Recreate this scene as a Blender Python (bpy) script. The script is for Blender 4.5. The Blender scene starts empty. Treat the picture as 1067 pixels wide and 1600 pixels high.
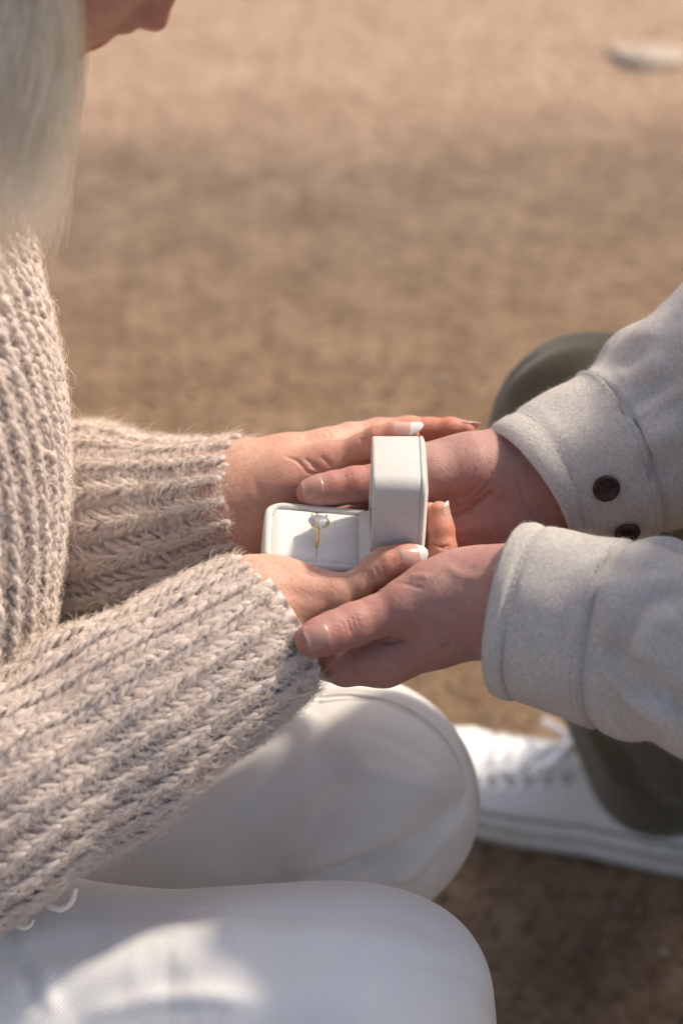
import bpy, bmesh, math, random
import numpy as np
from mathutils import Vector, Matrix
from mathutils.bvhtree import BVHTree
random.seed(7)
RNG = np.random.default_rng(7)
SC = bpy.context.scene
COL = SC.collection

# ------------------------------------------------------------------ camera, sky, sun, exposure
PITCH = math.radians(36.0)
FOCUS = Vector((0.0, 0.0, 0.60))               # the point the lens is focused on (the hands)
DIST = 1.26
RX = Vector((1, 0, 0))
FX = Vector((0, math.cos(PITCH), -math.sin(PITCH)))
UX = Vector((0, math.sin(PITCH), math.cos(PITCH)))
cam_d = bpy.data.cameras.new('camera')
cam_d.sensor_fit = 'VERTICAL'; cam_d.sensor_height = 36.0; cam_d.lens = 85.0
cam_d.clip_start = 0.05; cam_d.clip_end = 500.0
cam_d.dof.use_dof = True; cam_d.dof.focus_distance = DIST - 0.012; cam_d.dof.aperture_fstop = 5.0
cam = bpy.data.objects.new('camera', cam_d); COL.objects.link(cam)
cam.location = FOCUS - FX * DIST
cam.rotation_euler = (math.pi / 2 - PITCH, 0, 0)
SC.camera = cam
CAM = Vector(cam.location)

SUN_EL = math.radians(44.0)
SUN_AZ = math.radians(57.0)                    # from +Y (behind the couple) towards +X
world = bpy.data.worlds.new('World'); SC.world = world; world.use_nodes = True
wn = world.node_tree.nodes; wl = world.node_tree.links
bg = wn['Background']
sky = wn.new('ShaderNodeTexSky'); sky.sky_type = 'NISHITA'; sky.sun_disc = False
sky.sun_elevation = SUN_EL; sky.sun_rotation = SUN_AZ; sky.dust_density = 4.0; sky.air_density = 1.0; sky.ozone_density = 1.0
wl.new(sky.outputs[0], bg.inputs[0]); bg.inputs[1].default_value = 0.125
sun_d = bpy.data.lights.new('sun', 'SUN'); sun_d.energy = 2.9; sun_d.angle = math.radians(3.0); sun_d.color = (1.0, 0.90, 0.77)
sun = bpy.data.objects.new('sun', sun_d); COL.objects.link(sun)
SUN_DIR = Vector((math.sin(SUN_AZ) * math.cos(SUN_EL), math.cos(SUN_AZ) * math.cos(SUN_EL), math.sin(SUN_EL)))
sun.rotation_euler = SUN_DIR.to_track_quat('Z', 'Y').to_euler()
SC.view_settings.view_transform = 'Standard'; SC.view_settings.look = 'None'
SC.view_settings.gamma = 1.0; SC.view_settings.exposure = 0.80
SC.view_settings.use_white_balance = True; SC.view_settings.white_balance_temperature = 6900; SC.view_settings.white_balance_tint = 10
SC.cycles.use_denoising = True
SC.cycles.max_bounces = 10; SC.cycles.transmission_bounces = 8

# ------------------------------------------------------------------ measuring helpers
PXF = 85.0 / 36.0 * 1600.0
def P(px, py, w=0.0):
    """a point of the place: seen at (px, py) of the 1067x1600 photo, w cm behind the focus plane"""
    s = PXF / (DIST * 100 + w)
    return FOCUS + (RX * ((px - 533.5) / s) + UX * ((800 - py) / s) + FX * w) * 0.01
def ray(px, py):
    return (P(px, py, 0) - CAM).normalized()
def G(px, py, z=0.0):
    d = ray(px, py); return CAM + d * ((z - CAM.z) / d.z)

# ------------------------------------------------------------------ object helpers
def link(o, parent=None):
    COL.objects.link(o)
    if parent is not None:
        o.parent = parent
    return o
def tag(o, label=None, cat=None, group=None, kind=None):
    for k, v in (('label', label), ('category', cat), ('group', group), ('kind', kind)):
        if v: o[k] = v
    return o
def mesh_np(name, verts, faces, mats, parent=None, smooth=True, fmat=None, attrs=None):
    """verts (n,3); faces list of int arrays, each (m, 3) or (m, 4)"""
    me = bpy.data.meshes.new(name)
    if isinstance(faces, np.ndarray): faces = [faces]
    verts = np.asarray(verts, np.float32)
    me.vertices.add(len(verts)); me.vertices.foreach_set('co', verts.ravel())
    tot = np.concatenate([np.full(len(f), f.shape[1], np.int32) for f in faces])
    loops = np.concatenate([np.asarray(f, np.int32).ravel() for f in faces])
    start = np.concatenate([[0], np.cumsum(tot)[:-1]]).astype(np.int32)
    me.loops.add(len(loops)); me.loops.foreach_set('vertex_index', loops)
    me.polygons.add(len(tot)); me.polygons.foreach_set('loop_start', start); me.polygons.foreach_set('loop_total', tot)
    if smooth: me.polygons.foreach_set('use_smooth', np.ones(len(tot), bool))
    for m in (mats if isinstance(mats, (list, tuple)) else [mats]): me.materials.append(m)
    if fmat is not None: me.polygons.foreach_set('material_index', np.asarray(fmat, np.int32))
    if attrs:
        for k, a in attrs.items():
            at = me.attributes.new(k, 'FLOAT', 'POINT'); at.data.foreach_set('value', np.asarray(a, np.float32))
    me.update(calc_edges=True); me.validate()
    o = bpy.data.objects.new(name, me)
    return link(o, parent)
def mesh_bm(name, bm, mats, parent=None, smooth=True):
    me = bpy.data.meshes.new(name); bm.normal_update(); bm.to_mesh(me); bm.free()
    for m in (mats if isinstance(mats, (list, tuple)) else [mats]): me.materials.append(m)
    if smooth: me.polygons.foreach_set('use_smooth', np.ones(len(me.polygons), bool))
    return link(bpy.data.objects.new(name, me), parent)
def empty(name, loc):
    o = bpy.data.objects.new(name, None); o.location = loc; o.empty_display_size = 0.05
    return link(o)
def keep(o, parent):
    """parent without moving"""
    o.parent = parent; o.matrix_parent_inverse = Matrix.Translation(parent.location).inverted(); return o

def vnormals(v, faces):
    if isinstance(faces, np.ndarray): faces = [faces]
    n = np.zeros_like(v, dtype=np.float64)
    for f in faces:
        a = v[f[:, 2]] - v[f[:, 0]]; b = v[f[:, 3 if f.shape[1] == 4 else 1]] - v[f[:, 1 if f.shape[1] == 4 else 0]]
        if f.shape[1] == 3: a, b = v[f[:, 1]] - v[f[:, 0]], v[f[:, 2]] - v[f[:, 0]]
        c = np.cross(a, b)
        for k in range(f.shape[1]): np.add.at(n, f[:, k], c)
    return n / (np.linalg.norm(n, axis=1, keepdims=True) + 1e-12)
def bvh_np(v, faces):
    if isinstance(faces, np.ndarray): faces = [faces]
    return BVHTree.FromPolygons([tuple(x) for x in v.tolist()], [tuple(x) for f in faces for x in f.tolist()])
def seg_dist(v, a, b):
    ab = b - a; t = np.clip(((v - a) @ ab) / (ab @ ab + 1e-12), 0, 1)
    return np.linalg.norm(v - a - t[:, None] * ab, axis=1)
def emboss(v, faces, strokes, gain=1.0):
    """folds and creases: strokes = (points seen in the photo, height in cm, half width in cm); each is laid on the surface itself"""
    n = vnormals(v, faces); bv = bvh_np(v, faces); out = v.astype(np.float64).copy()
    for pts, amp, wd in strokes:
        hits = []
        for (px, py) in pts:
            h = bv.ray_cast(CAM, ray(px, py))
            if h[0] is not None: hits.append(np.array(h[0]))
        if len(hits) < 1: continue
        if len(hits) == 1: hits.append(hits[0] + 1e-5)
        hits = np.array(hits)
        m = np.all((v > hits.min(0) - wd * .04) & (v < hits.max(0) + wd * .04), axis=1)
        if not m.any(): continue
        vm = v[m]; d = np.full(len(vm), 9.0); tt = np.zeros(len(vm)); k = len(hits) - 1
        for i in range(k):
            a, b = hits[i], hits[i + 1]; ab = b - a
            t = np.clip(((vm - a) @ ab) / (ab @ ab + 1e-12), 0, 1)
            di = np.linalg.norm(vm - a - t[:, None] * ab, axis=1)
            c = di < d; d[c] = di[c]; tt[c] = (i + t[c]) / k
        fade = np.clip(np.minimum(tt, 1 - tt) * 5 + .15, 0, 1) if k > 1 else 1.0
        out[m] += n[m] * (amp * gain * .01 * fade * np.exp(-(d / (wd * .01)) ** 2))[:, None]
    return out

# ------------------------------------------------------------------ solid modelling on a grid of distances
def smin(a, b, k):
    if k <= 0: return np.minimum(a, b)
    h = np.maximum(k - np.abs(a - b), 0) / k
    return np.minimum(a, b) - h * h * k * .25
class Solid:
    def __init__(s, lo, hi, h):
        s.h = h; s.lo = np.array(lo, float)
        s.n = np.ceil((np.array(hi) - s.lo) / h).astype(int) + 1
        s.ax = [(s.lo[i] + h * np.arange(s.n[i])).astype(np.float32) for i in range(3)]
        s.f = np.full(s.n, 1.0, np.float32)
    def box(s, lo, hi):
        i0 = np.clip(np.floor((np.array(lo) - s.lo) / s.h).astype(int), 0, s.n - 1)
        i1 = np.clip(np.ceil((np.array(hi) - s.lo) / s.h).astype(int) + 1, 1, s.n)
        return tuple(slice(a, b) for a, b in zip(i0, i1))
    def grids(s, sl):
        return (s.ax[0][sl[0]][:, None, None], s.ax[1][sl[1]][None, :, None], s.ax[2][sl[2]][None, None, :])
def capsule(g, a, b, ra, rb):
    x, y, z = g
    bx, by, bz = b[0] - a[0], b[1] - a[1], b[2] - a[2]
    dx, dy, dz = x - a[0], y - a[1], z - a[2]
    t = np.clip((dx * bx + dy * by + dz * bz) / (bx * bx + by * by + bz * bz + 1e-12), 0, 1)
    return np.sqrt((dx - t * bx) ** 2 + (dy - t * by) ** 2 + (dz - t * bz) ** 2) - (ra + (rb - ra) * t)
def chain_box(ch, pad):
    p = np.array([list(c[0]) for c in ch]); r = max(c[1] for c in ch)
    return p.min(0) - r - pad, p.max(0) + r + pad
def chain_field(g, ch, k):
    f = None
    if len(ch) == 1: ch = [ch[0], (ch[0][0] + Vector((1e-4, 0, 0)), ch[0][1])]
    for (a, ra), (b, rb) in zip(ch[:-1], ch[1:]):
        c = capsule(g, a, b, ra, rb); f = c if f is None else smin(f, c, k)
    return f
def add_chain(S, ch, k, kin=None):
    pad = 1.5 * max(k, kin or 0) + 5 * S.h
    sl = S.box(*chain_box(ch, pad)); g = S.grids(sl)
    S.f[sl] = smin(S.f[sl], chain_field(g, ch, k if kin is None else kin).astype(np.float32), k)
def add_ellipsoid(S, c, M, r, k, sub=False):
    """M rows = axes"""
    pad = max(r) + k + 4 * S.h
    sl = S.box(np.array(c) - pad, np.array(c) + pad); x, y, z = S.grids(sl)
    d = [x - c[0], y - c[1], z - c[2]]
    q = [d[0] * M[i][0] + d[1] * M[i][1] + d[2] * M[i][2] for i in range(3)]
    k0 = np.sqrt(sum((q[i] / r[i]) ** 2 for i in range(3))); k1 = np.sqrt(sum((q[i] / r[i] ** 2) ** 2 for i in range(3))) + 1e-9
    f = (k0 * (k0 - 1) / k1).astype(np.float32)
    if sub: S.f[sl] = -smin(-S.f[sl], f, k)
    else: S.f[sl] = smin(S.f[sl], f, k)
def nets(S):
    """surface of the solid as quads"""
    f = S.f; ins = f < 0
    c = np.zeros(tuple(S.n - 1), np.int8)
    offs = [(i, j, k) for i in (0, 1) for j in (0, 1) for k in (0, 1)]
    n0, n1, n2 = S.n
    for i, j, k in offs: c += ins[i:n0 - 1 + i, j:n1 - 1 + j, k:n2 - 1 + k]
    mixed = (c > 0) & (c < 8); idx = np.argwhere(mixed)
    ci = np.full(mixed.shape, -1, np.int32); ci[mixed] = np.arange(len(idx))
    vals = {o: f[idx[:, 0] + o[0], idx[:, 1] + o[1], idx[:, 2] + o[2]] for o in offs}
    acc = np.zeros((len(idx), 3)); cnt = np.zeros(len(idx))
    for a in offs:
        for d in range(3):
            if a[d]: continue
            b = list(a); b[d] = 1; b = tuple(b); va, vb = vals[a], vals[b]
            cr = (va < 0) != (vb < 0); t = np.where(cr, va / np.where(cr, va - vb, 1), 0)
            p = np.tile(np.array(a, float), (len(idx), 1)); p[:, d] += t
            acc += p * cr[:, None]; cnt += cr
    v = S.lo + S.h * (idx + acc / cnt[:, None])
    quads = []
    for d in range(3):
        e, g = (d + 1) % 3, (d + 2) % 3
        sa = [slice(1, -1)] * 3; sb = [slice(1, -1)] * 3; sa[d] = slice(0, -1); sb[d] = slice(1, None)
        A, B = ins[tuple(sa)], ins[tuple(sb)]
        E = np.argwhere(A != B)
        flip = ~A[A != B]
        E[:, e] += 1; E[:, g] += 1
        def cell(de, dg):
            q = E.copy(); q[:, e] += de; q[:, g] += dg; return ci[q[:, 0], q[:, 1], q[:, 2]]
        q = np.stack([cell(-1, -1), cell(0, -1), cell(0, 0), cell(-1, 0)], 1)
        q[flip] = q[flip][:, ::-1]; quads.append(q)
    return v, np.concatenate(quads)
def relax(v, faces, it=2, lam=.5):
    e = np.concatenate([faces[:, [0, 1]], faces[:, [1, 2]], faces[:, [2, 3]], faces[:, [3, 0]]])
    for _ in range(it):
        s = np.zeros_like(v); n = np.zeros(len(v))
        np.add.at(s, e[:, 0], v[e[:, 1]]); np.add.at(n, e[:, 0], 1)
        np.add.at(s, e[:, 1], v[e[:, 0]]); np.add.at(n, e[:, 1], 1)
        v = v + lam * (s / np.maximum(n, 1)[:, None] - v)
    return v

# ------------------------------------------------------------------ swept tubes (sleeves, torsos)
def catmull(pts, m):
    pts = np.array(pts, float); k = len(pts)
    d = np.concatenate([[0], np.cumsum(np.linalg.norm(np.diff(pts[:, :3], axis=0), axis=1))])
    ext = np.vstack([2 * pts[0] - pts[1], pts, 2 * pts[-1] - pts[-2]])
    out = []
    for x in np.linspace(0, d[-1], m):
        i = min(np.searchsorted(d, x, 'right') - 1, k - 2); t = (x - d[i]) / (d[i + 1] - d[i])
        p0, p1, p2, p3 = ext[i], ext[i + 1], ext[i + 2], ext[i + 3]
        out.append(.5 * ((2 * p1) + (-p0 + p2) * t + (2 * p0 - 5 * p1 + 4 * p2 - p3) * t ** 2 + (-p0 + 3 * p1 - 3 * p2 + p3) * t ** 3))
    return np.array(out)
class Tube:
    """pts: (point, ra, rb); ref: direction of theta = 0"""
    def __init__(s, pts, ref, m=240, disp=None, fixed=None):
        q = catmull([list(p) + [ra, rb] for p, ra, rb in pts], m)
        s.c = q[:, :3]; s.ra = q[:, 3]; s.rb = q[:, 4]; s.disp = disp
        t = np.gradient(s.c, axis=0); t /= np.linalg.norm(t, axis=1, keepdims=True)
        seg = np.linalg.norm(np.diff(s.c, axis=0), axis=1); s.L = np.concatenate([[0], np.cumsum(seg)]); s.len = s.L[-1]
        if fixed is not None:
            s.n = np.tile(np.array(fixed[0], float), (m, 1)); s.b = np.tile(np.array(fixed[1], float), (m, 1))
        else:
            # carried along the path so that it does not twist
            n = np.array(ref, float); N = []
            for i in range(m):
                n = n - (n @ t[i]) * t[i]; n /= np.linalg.norm(n); N.append(n)
            s.n = np.array(N); s.b = np.cross(t, s.n)
        s.t = t; s.m = m
    def at(s, x, th, h=0.0):
        """x metres along, theta, h metres above the cloth"""
        x = np.asarray(x, float); th = np.asarray(th, float)
        i = np.interp(x, s.L, np.arange(s.m)); j = np.clip(i.astype(int), 0, s.m - 2); f = (i - j)[..., None]
        L = lambda a: a[j] * (1 - f) + a[j + 1] * f
        c, n, b = L(s.c), L(s.n), L(s.b); ra = L(s.ra[:, None]); rb = L(s.rb[:, None])
        h = np.asarray(h, float) * np.ones_like(x)
        if s.disp is not None: h = h + s.disp(x, th)
        cs, sn = np.cos(th)[..., None], np.sin(th)[..., None]
        nn = n * cs / np.maximum(ra, 1e-4) + b * sn / np.maximum(rb, 1e-4); nn /= np.linalg.norm(nn, axis=-1, keepdims=True)
        return c + n * cs * ra + b * sn * rb + nn * h[..., None], nn
def grid_faces(ns, nt, wrap=True):
    i = np.arange(ns - 1)[:, None]; j = np.arange(nt if wrap else nt - 1)[None, :]; j2 = (j + 1) % nt
    a = i * nt + j; b = i * nt + j2; c = (i + 1) * nt + j2; d = (i + 1) * nt + j
    return np.stack([a, b, c, d], -1).reshape(-1, 4)
def tubes_np(paths, nrm, rad, sides=5):
    """many yarns at once: paths (K, S, 3), nrm (K, S, 3), rad (K, S)"""
    K, Sg, _ = paths.shape
    t = np.gradient(paths, axis=1); t /= np.linalg.norm(t, axis=2, keepdims=True) + 1e-12
    b = np.cross(t, nrm); b /= np.linalg.norm(b, axis=2, keepdims=True) + 1e-12
    n = np.cross(b, t)
    a = np.arange(sides) * 2 * math.pi / sides
    v = paths[:, :, None, :] + rad[:, :, None, None] * (np.cos(a)[None, None, :, None] * n[:, :, None, :] + np.sin(a)[None, None, :, None] * b[:, :, None, :])
    f = grid_faces(Sg, sides)[None] + (np.arange(K) * Sg * sides)[:, None, None]
    return v.reshape(-1, 3), f.reshape(-1, 4)
def wire(pts, r, m=24, sides=8, ref=(0.3, 0.2, 1), closed=False):
    q = catmull([list(p) for p in pts], m)
    n = np.tile(np.array(ref, float), (m, 1))
    v, f = tubes_np(q[None], n[None], np.full((1, m), r), sides)
    e0 = np.array([[0] + list(range(sides - 1, 0, -1))]); e1 = np.array([list(range((m - 1) * sides, m * sides))])
    c = len(v); v = np.vstack([v, q[:1], q[-1:]])
    tri = np.array([[c, (k + 1) % sides, k] for k in range(sides)] + [[c + 1, (m - 1) * sides + k, (m - 1) * sides + (k + 1) % sides] for k in range(sides)])
    return v, [f, tri]
def merge(parts):
    vs, quads, tris, off = [], [], [], 0
    for v, fs in parts:
        if isinstance(fs, np.ndarray): fs = [fs]
        for f in fs: (quads if f.shape[1] == 4 else tris).append(f + off)
        vs.append(v); off += len(v)
    fs = [np.concatenate(x) for x in (quads, tris) if x]
    return np.vstack(vs), fs
def hair_curves(name, pts, rad, mat, parent=None):
    """pts (K, S, 3); rad (S,) or float: real round fibres"""
    K, Sg, _ = pts.shape
    h = bpy.data.hair_curves.new(name); h.add_curves([Sg] * K)
    h.points.foreach_set('position', pts.astype(np.float32).ravel())
    r = np.broadcast_to(np.asarray(rad, np.float32), (K, Sg)).ravel()
    if 'radius' not in h.attributes: h.attributes.new('radius', 'FLOAT', 'POINT')
    h.attributes['radius'].data.foreach_set('value', np.ascontiguousarray(r))
    h.materials.append(mat)
    return link(bpy.data.objects.new(name, h), parent)

# ------------------------------------------------------------------ materials
class NT:
    def __init__(s, name):
        s.m = bpy.data.materials.new(name); s.m.use_nodes = True; s.t = s.m.node_tree
        s.p = s.t.nodes['Principled BSDF']; s.o = s.t.nodes['Material Output']
    def n(s, typ, **kw):
        x = s.t.nodes.new('ShaderNode' + typ)
        for k, v in kw.items():
            if k[0] == 'i' and k[1:].isdigit(): x.inputs[int(k[1:])].default_value = v
            elif hasattr(x, k): setattr(x, k, v)
            else: x.inputs[k.replace('_', ' ')].default_value = v
        return x
    def l(s, a, b): s.t.links.new(a, b)
    def coord(s, kind='Object', scale=(1, 1, 1), rot=(0, 0, 0)):
        c = s.n('TexCoord'); m = s.n('Mapping'); m.inputs['Scale'].default_value = scale; m.inputs['Rotation'].default_value = rot
        s.l(c.outputs[kind], m.inputs[0]); return m.outputs[0]
    def noise(s, scale, detail=4, rough=.55, vec=None, dist=0.0):
        x = s.n('TexNoise', Scale=scale, Detail=detail, Roughness=rough, Distortion=dist)
        s.l(vec if vec is not None else s.coord(), x.inputs['Vector']); return x.outputs['Fac']
    def ramp(s, fac, stops):
        r = s.n('ValToRGB'); e = r.color_ramp.elements
        while len(e) < len(stops): e.new(.5)
        for el, (p, c) in zip(e, stops): el.position = p; el.color = tuple(c) + ((1,) if len(c) == 3 else ())
        s.l(fac, r.inputs[0]); return r.outputs[0]
    def mix(s, fac, a, b, mode='MIX'):
        x = s.n('Mix', data_type='RGBA', blend_type=mode)
        for v, i in ((fac, 0), (a, 6), (b, 7)):
            if isinstance(v, (int, float)): x.inputs[i].default_value = v
            elif isinstance(v, (tuple, list)): x.inputs[i].default_value = tuple(v) + ((1,) if len(v) == 3 else ())
            else: s.l(v, x.inputs[i])
        return x.outputs[2]
    def math(s, op, a, b=0.0, clamp=False):
        x = s.n('Math', operation=op, use_clamp=clamp)
        for v, i in ((a, 0), (b, 1)):
            if isinstance(v, (int, float)): x.inputs[i].default_value = v
            else: s.l(v, x.inputs[i])
        return x.outputs[0]
    def bump(s, h, dist, strength=1.0, prev=None):
        b = s.n('Bump', Strength=strength, Distance=dist); s.l(h, b.inputs['Height'])
        if prev is not None: s.l(prev, b.inputs['Normal'])
        return b.outputs[0]
    def set(s, **kw):
        for k, v in kw.items():
            i = s.p.inputs[k.replace('_', ' ')]
            if isinstance(v, (int, float)): i.default_value = v
            elif isinstance(v, (tuple, list)): i.default_value = tuple(v) + ((1,) if len(v) == 3 and i.type == 'RGBA' else ())
            else: s.l(v, i)
        return s

# ------------------------------------------------------------------ material library
def mat_skin(name, base, red, dark, ssr=.0034):
    k = NT(name); big = k.noise(45, 4, .6); mid = k.noise(300, 4, .65)
    c = k.mix(k.ramp(big, [(.35, (0, 0, 0)), (.68, (1, 1, 1))]), base, red)
    c2 = k.mix(k.ramp(mid, [(.44, (0, 0, 0)), (.72, (.7,) * 3)]), c, dark)
    at = k.n('Attribute', attribute_name='flush'); rr = k.mix(1.0, c2, (1.0, .66, .60), 'MULTIPLY')
    c3 = k.mix(at.outputs['Fac'], c2, rr)
    ink = k.n('Attribute', attribute_name='ink'); c3 = k.mix(ink.outputs['Fac'], c3, (.10, .085, .08))
    v = k.n('TexVoronoi', feature='DISTANCE_TO_EDGE', Scale=950.0); k.l(k.coord(), v.inputs['Vector'])
    cell = k.ramp(v.outputs['Distance'], [(0, (0, 0, 0)), (.16, (1, 1, 1))])
    b = k.bump(cell, .00010, .55)
    st = k.noise(420, 5, .65, k.coord(scale=(1, 1, 1)), 1.0)
    b = k.bump(st, .0006, .6, b)
    b = k.bump(k.noise(130, 3, .5, None, 1.5), .0009, .35, b)
    rough = k.math('ADD', k.math('MULTIPLY', st, .22), .36)
    k.set(Base_Color=c3, Roughness=rough, Normal=b, Subsurface_Weight=.85, Subsurface_Radius=(1.0, .34, .18), Subsurface_Scale=ssr, Specular_IOR_Level=.42)
    return k.m
def mat_cloth(name, c1, c2, scale, bumpd, rough=.85, sheen=.3, fibre=None, big=None):
    k = NT(name); a = k.noise(scale, 5, .7); col = k.mix(k.ramp(a, [(.35, (0, 0, 0)), (.65, (1, 1, 1))]), c1, c2)
    if big: col = k.mix(k.ramp(k.noise(big[0], 3), [(.35, (0, 0, 0)), (.7, (1, 1, 1))]), col, k.mix(1.0, col, big[1], 'MULTIPLY'))
    b = k.bump(k.noise(scale * 1.4, 5, .75), bumpd, .8)
    if fibre: b = k.bump(k.noise(fibre, 3, .6, None, 2.0), bumpd * 1.5, .6, b)
    k.set(Base_Color=col, Roughness=rough, Normal=b, Sheen_Weight=sheen, Sheen_Roughness=.5, Specular_IOR_Level=.2)
    return k.m
M = {}
M['skin_w'] = mat_skin('woman_skin', (.54, .325, .240), (.52, .265, .200), (.42, .235, .165))
M['skin_m'] = mat_skin('man_skin', (.43, .255, .215), (.42, .20, .175), (.33, .18, .15))
def mat_nail(name, col, rough=.16, ss=.3):
    k = NT(name); k.set(Base_Color=col, Roughness=rough, Specular_IOR_Level=.5, Coat_Weight=.2, Coat_Roughness=.12, Subsurface_Weight=ss, Subsurface_Scale=.002)
    return k.m
M['nail_w'] = mat_nail('polished_nail', (.53, .31, .255)); M['nail_tip'] = mat_nail('white_nail_tip', (.70, .665, .64))
M['nail_m'] = mat_nail('bare_nail', (.40, .215, .175), .40); M['nail_mt'] = mat_nail('bare_nail_edge', (.48, .32, .27), .35)

def mat_yarn(name, c1, c2):
    k = NT(name); co = k.coord()
    rnd = k.noise(75, 2); fine = k.noise(1500, 4, .7, None, 1.0)
    col = k.mix(k.ramp(rnd, [(.35, (0, 0, 0)), (.65, (1, 1, 1))]), c1, c2)
    col = k.mix(k.ramp(fine, [(.3, (0, 0, 0)), (.75, (.5,) * 3)]), col, (.90, .82, .75))
    b = k.bump(fine, .0010, .9); b = k.bump(k.noise(500, 4, .7, None, 2.0), .0012, .8, b)
    k.set(Base_Color=col, Roughness=.9, Normal=b, Sheen_Weight=.55, Sheen_Roughness=.45, Sheen_Tint=(.95, .9, .85), Specular_IOR_Level=.1, Subsurface_Weight=.25, Subsurface_Radius=(1, .75, .55), Subsurface_Scale=.003)
    return k.m
M['yarn'] = mat_yarn('cream_wool_yarn', (.92, .785, .725), (.87, .72, .66))
k = NT('cream_wool_fuzz'); k.set(Base_Color=(.80, .70, .62), Roughness=.8, Sheen_Weight=.3, Specular_IOR_Level=.2); M['fuzz'] = k.m
M['felt'] = mat_cloth('grey_wool_felt', (.55, .505, .46), (.74, .695, .645), 520, .0012, .92, .35, 900, (60, (.93, .92, .91)))
k = NT('grey_wool_fibre'); k.set(Base_Color=(.60, .57, .54), Roughness=.9); M['felt_fibre'] = k.m
M['olive'] = mat_cloth('olive_cotton', (.092, .083, .050), (.108, .097, .062), 600, .0004, .85, .25)
def mat_twill():
    k = NT('white_twill'); at = k.n('Attribute', attribute_name='twill')
    ph = k.math('ADD', k.math('MULTIPLY', at.outputs['Fac'], 2 * math.pi / .0019), k.math('MULTIPLY', k.noise(160, 3), 2.2))
    w = k.math('ADD', k.math('MULTIPLY', k.math('SINE', ph), .5), .5)
    n = k.noise(900, 4, .7)
    col = k.mix(k.ramp(w, [(.1, (0, 0, 0)), (.8, (1, 1, 1))]), (.72, .70, .68), (.81, .795, .775))
    b = k.bump(w, .00022, .5); b = k.bump(n, .0003, .5, b)
    k.set(Base_Color=col, Roughness=.8, Normal=b, Sheen_Weight=.15, Specular_IOR_Level=.25); return k.m
M['white_twill'] = mat_twill()
M['velvet'] = mat_cloth('ivory_velvet', (.50, .48, .455), (.555, .535, .51), 420, .00022, .75, .6, None, (45, (.96, .955, .95)))
M['cushion'] = mat_cloth('white_suede_cushion', (.60, .595, .585), (.66, .655, .645), 380, .00018, .8, .4, None, (80, (.96, .96, .96)))
M['lining'] = mat_cloth('white_satin_lining', (.60, .59, .575), (.66, .65, .635), 300, .0001, .6, .3)
k = NT('yellow_gold'); k.set(Base_Color=(.95, .68, .32), Metallic=1.0, Roughness=.22); M['gold'] = k.m
k = NT('diamond'); k.set(Base_Color=(.97, .98, 1), Roughness=0.0, IOR=2.3, Transmission_Weight=.80); M['diamond'] = k.m
k = NT('horn_button')
hc = k.ramp(k.noise(160, 4, .6, None, 1.2), [(.32, (.012, .008, .006)), (.55, (.045, .022, .011)), (.72, (.12, .06, .024))])
k.set(Base_Color=hc, Roughness=.42, Specular_IOR_Level=.35); M['horn'] = k.m
k = NT('dark_thread'); k.set(Base_Color=(.02, .018, .018), Roughness=.9); M['thread'] = k.m
k = NT('grey_thread'); k.set(Base_Color=(.46, .425, .39), Roughness=.9); M['greythread'] = k.m
k = NT('sole_stripe'); k.set(Base_Color=(.30, .27, .24), Roughness=.7); M['stripe'] = k.m
M['canvas'] = mat_cloth('white_canvas', (.78, .78, .775), (.84, .84, .835), 700, .0004, .85, .1)
k = NT('white_rubber'); k.set(Base_Color=k.mix(k.ramp(k.noise(40, 4), [(.45, (0, 0, 0)), (.8, (.5,) * 3)]), (.76, .75, .73), (.5, .45, .38)), Roughness=.5); M['rubber'] = k.m
k = NT('lace_cotton'); k.set(Base_Color=(.85, .85, .85), Roughness=.85); M['lace'] = k.m
k = NT('eyelet_metal'); k.set(Base_Color=(.50, .51, .52), Metallic=.5, Roughness=.4); M['eyelet'] = k.m
k = NT('blonde_hair'); hb = k.n('BsdfHairPrincipled', Roughness=.32, Radial_Roughness=.5)
k.l(k.mix(k.ramp(k.noise(60, 3), [(.35, (0, 0, 0)), (.65, (1, 1, 1))]), (.74, .52, .32), (.90, .73, .53)), hb.inputs['Color']); k.l(hb.outputs[0], k.o.inputs[0]); M['blonde'] = k.m
k = NT('brown_hair'); k.set(Base_Color=(.07, .04, .022), Roughness=.5); M['brown'] = k.m
k = NT('lips'); k.set(Base_Color=(.50, .17, .14), Roughness=.25, Subsurface_Weight=.4, Subsurface_Scale=.003); M['lips'] = k.m
k = NT('pearl_cord'); k.set(Base_Color=(.82, .79, .73), Roughness=.5, Subsurface_Weight=.2, Subsurface_Scale=.003); M['cord'] = k.m

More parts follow.
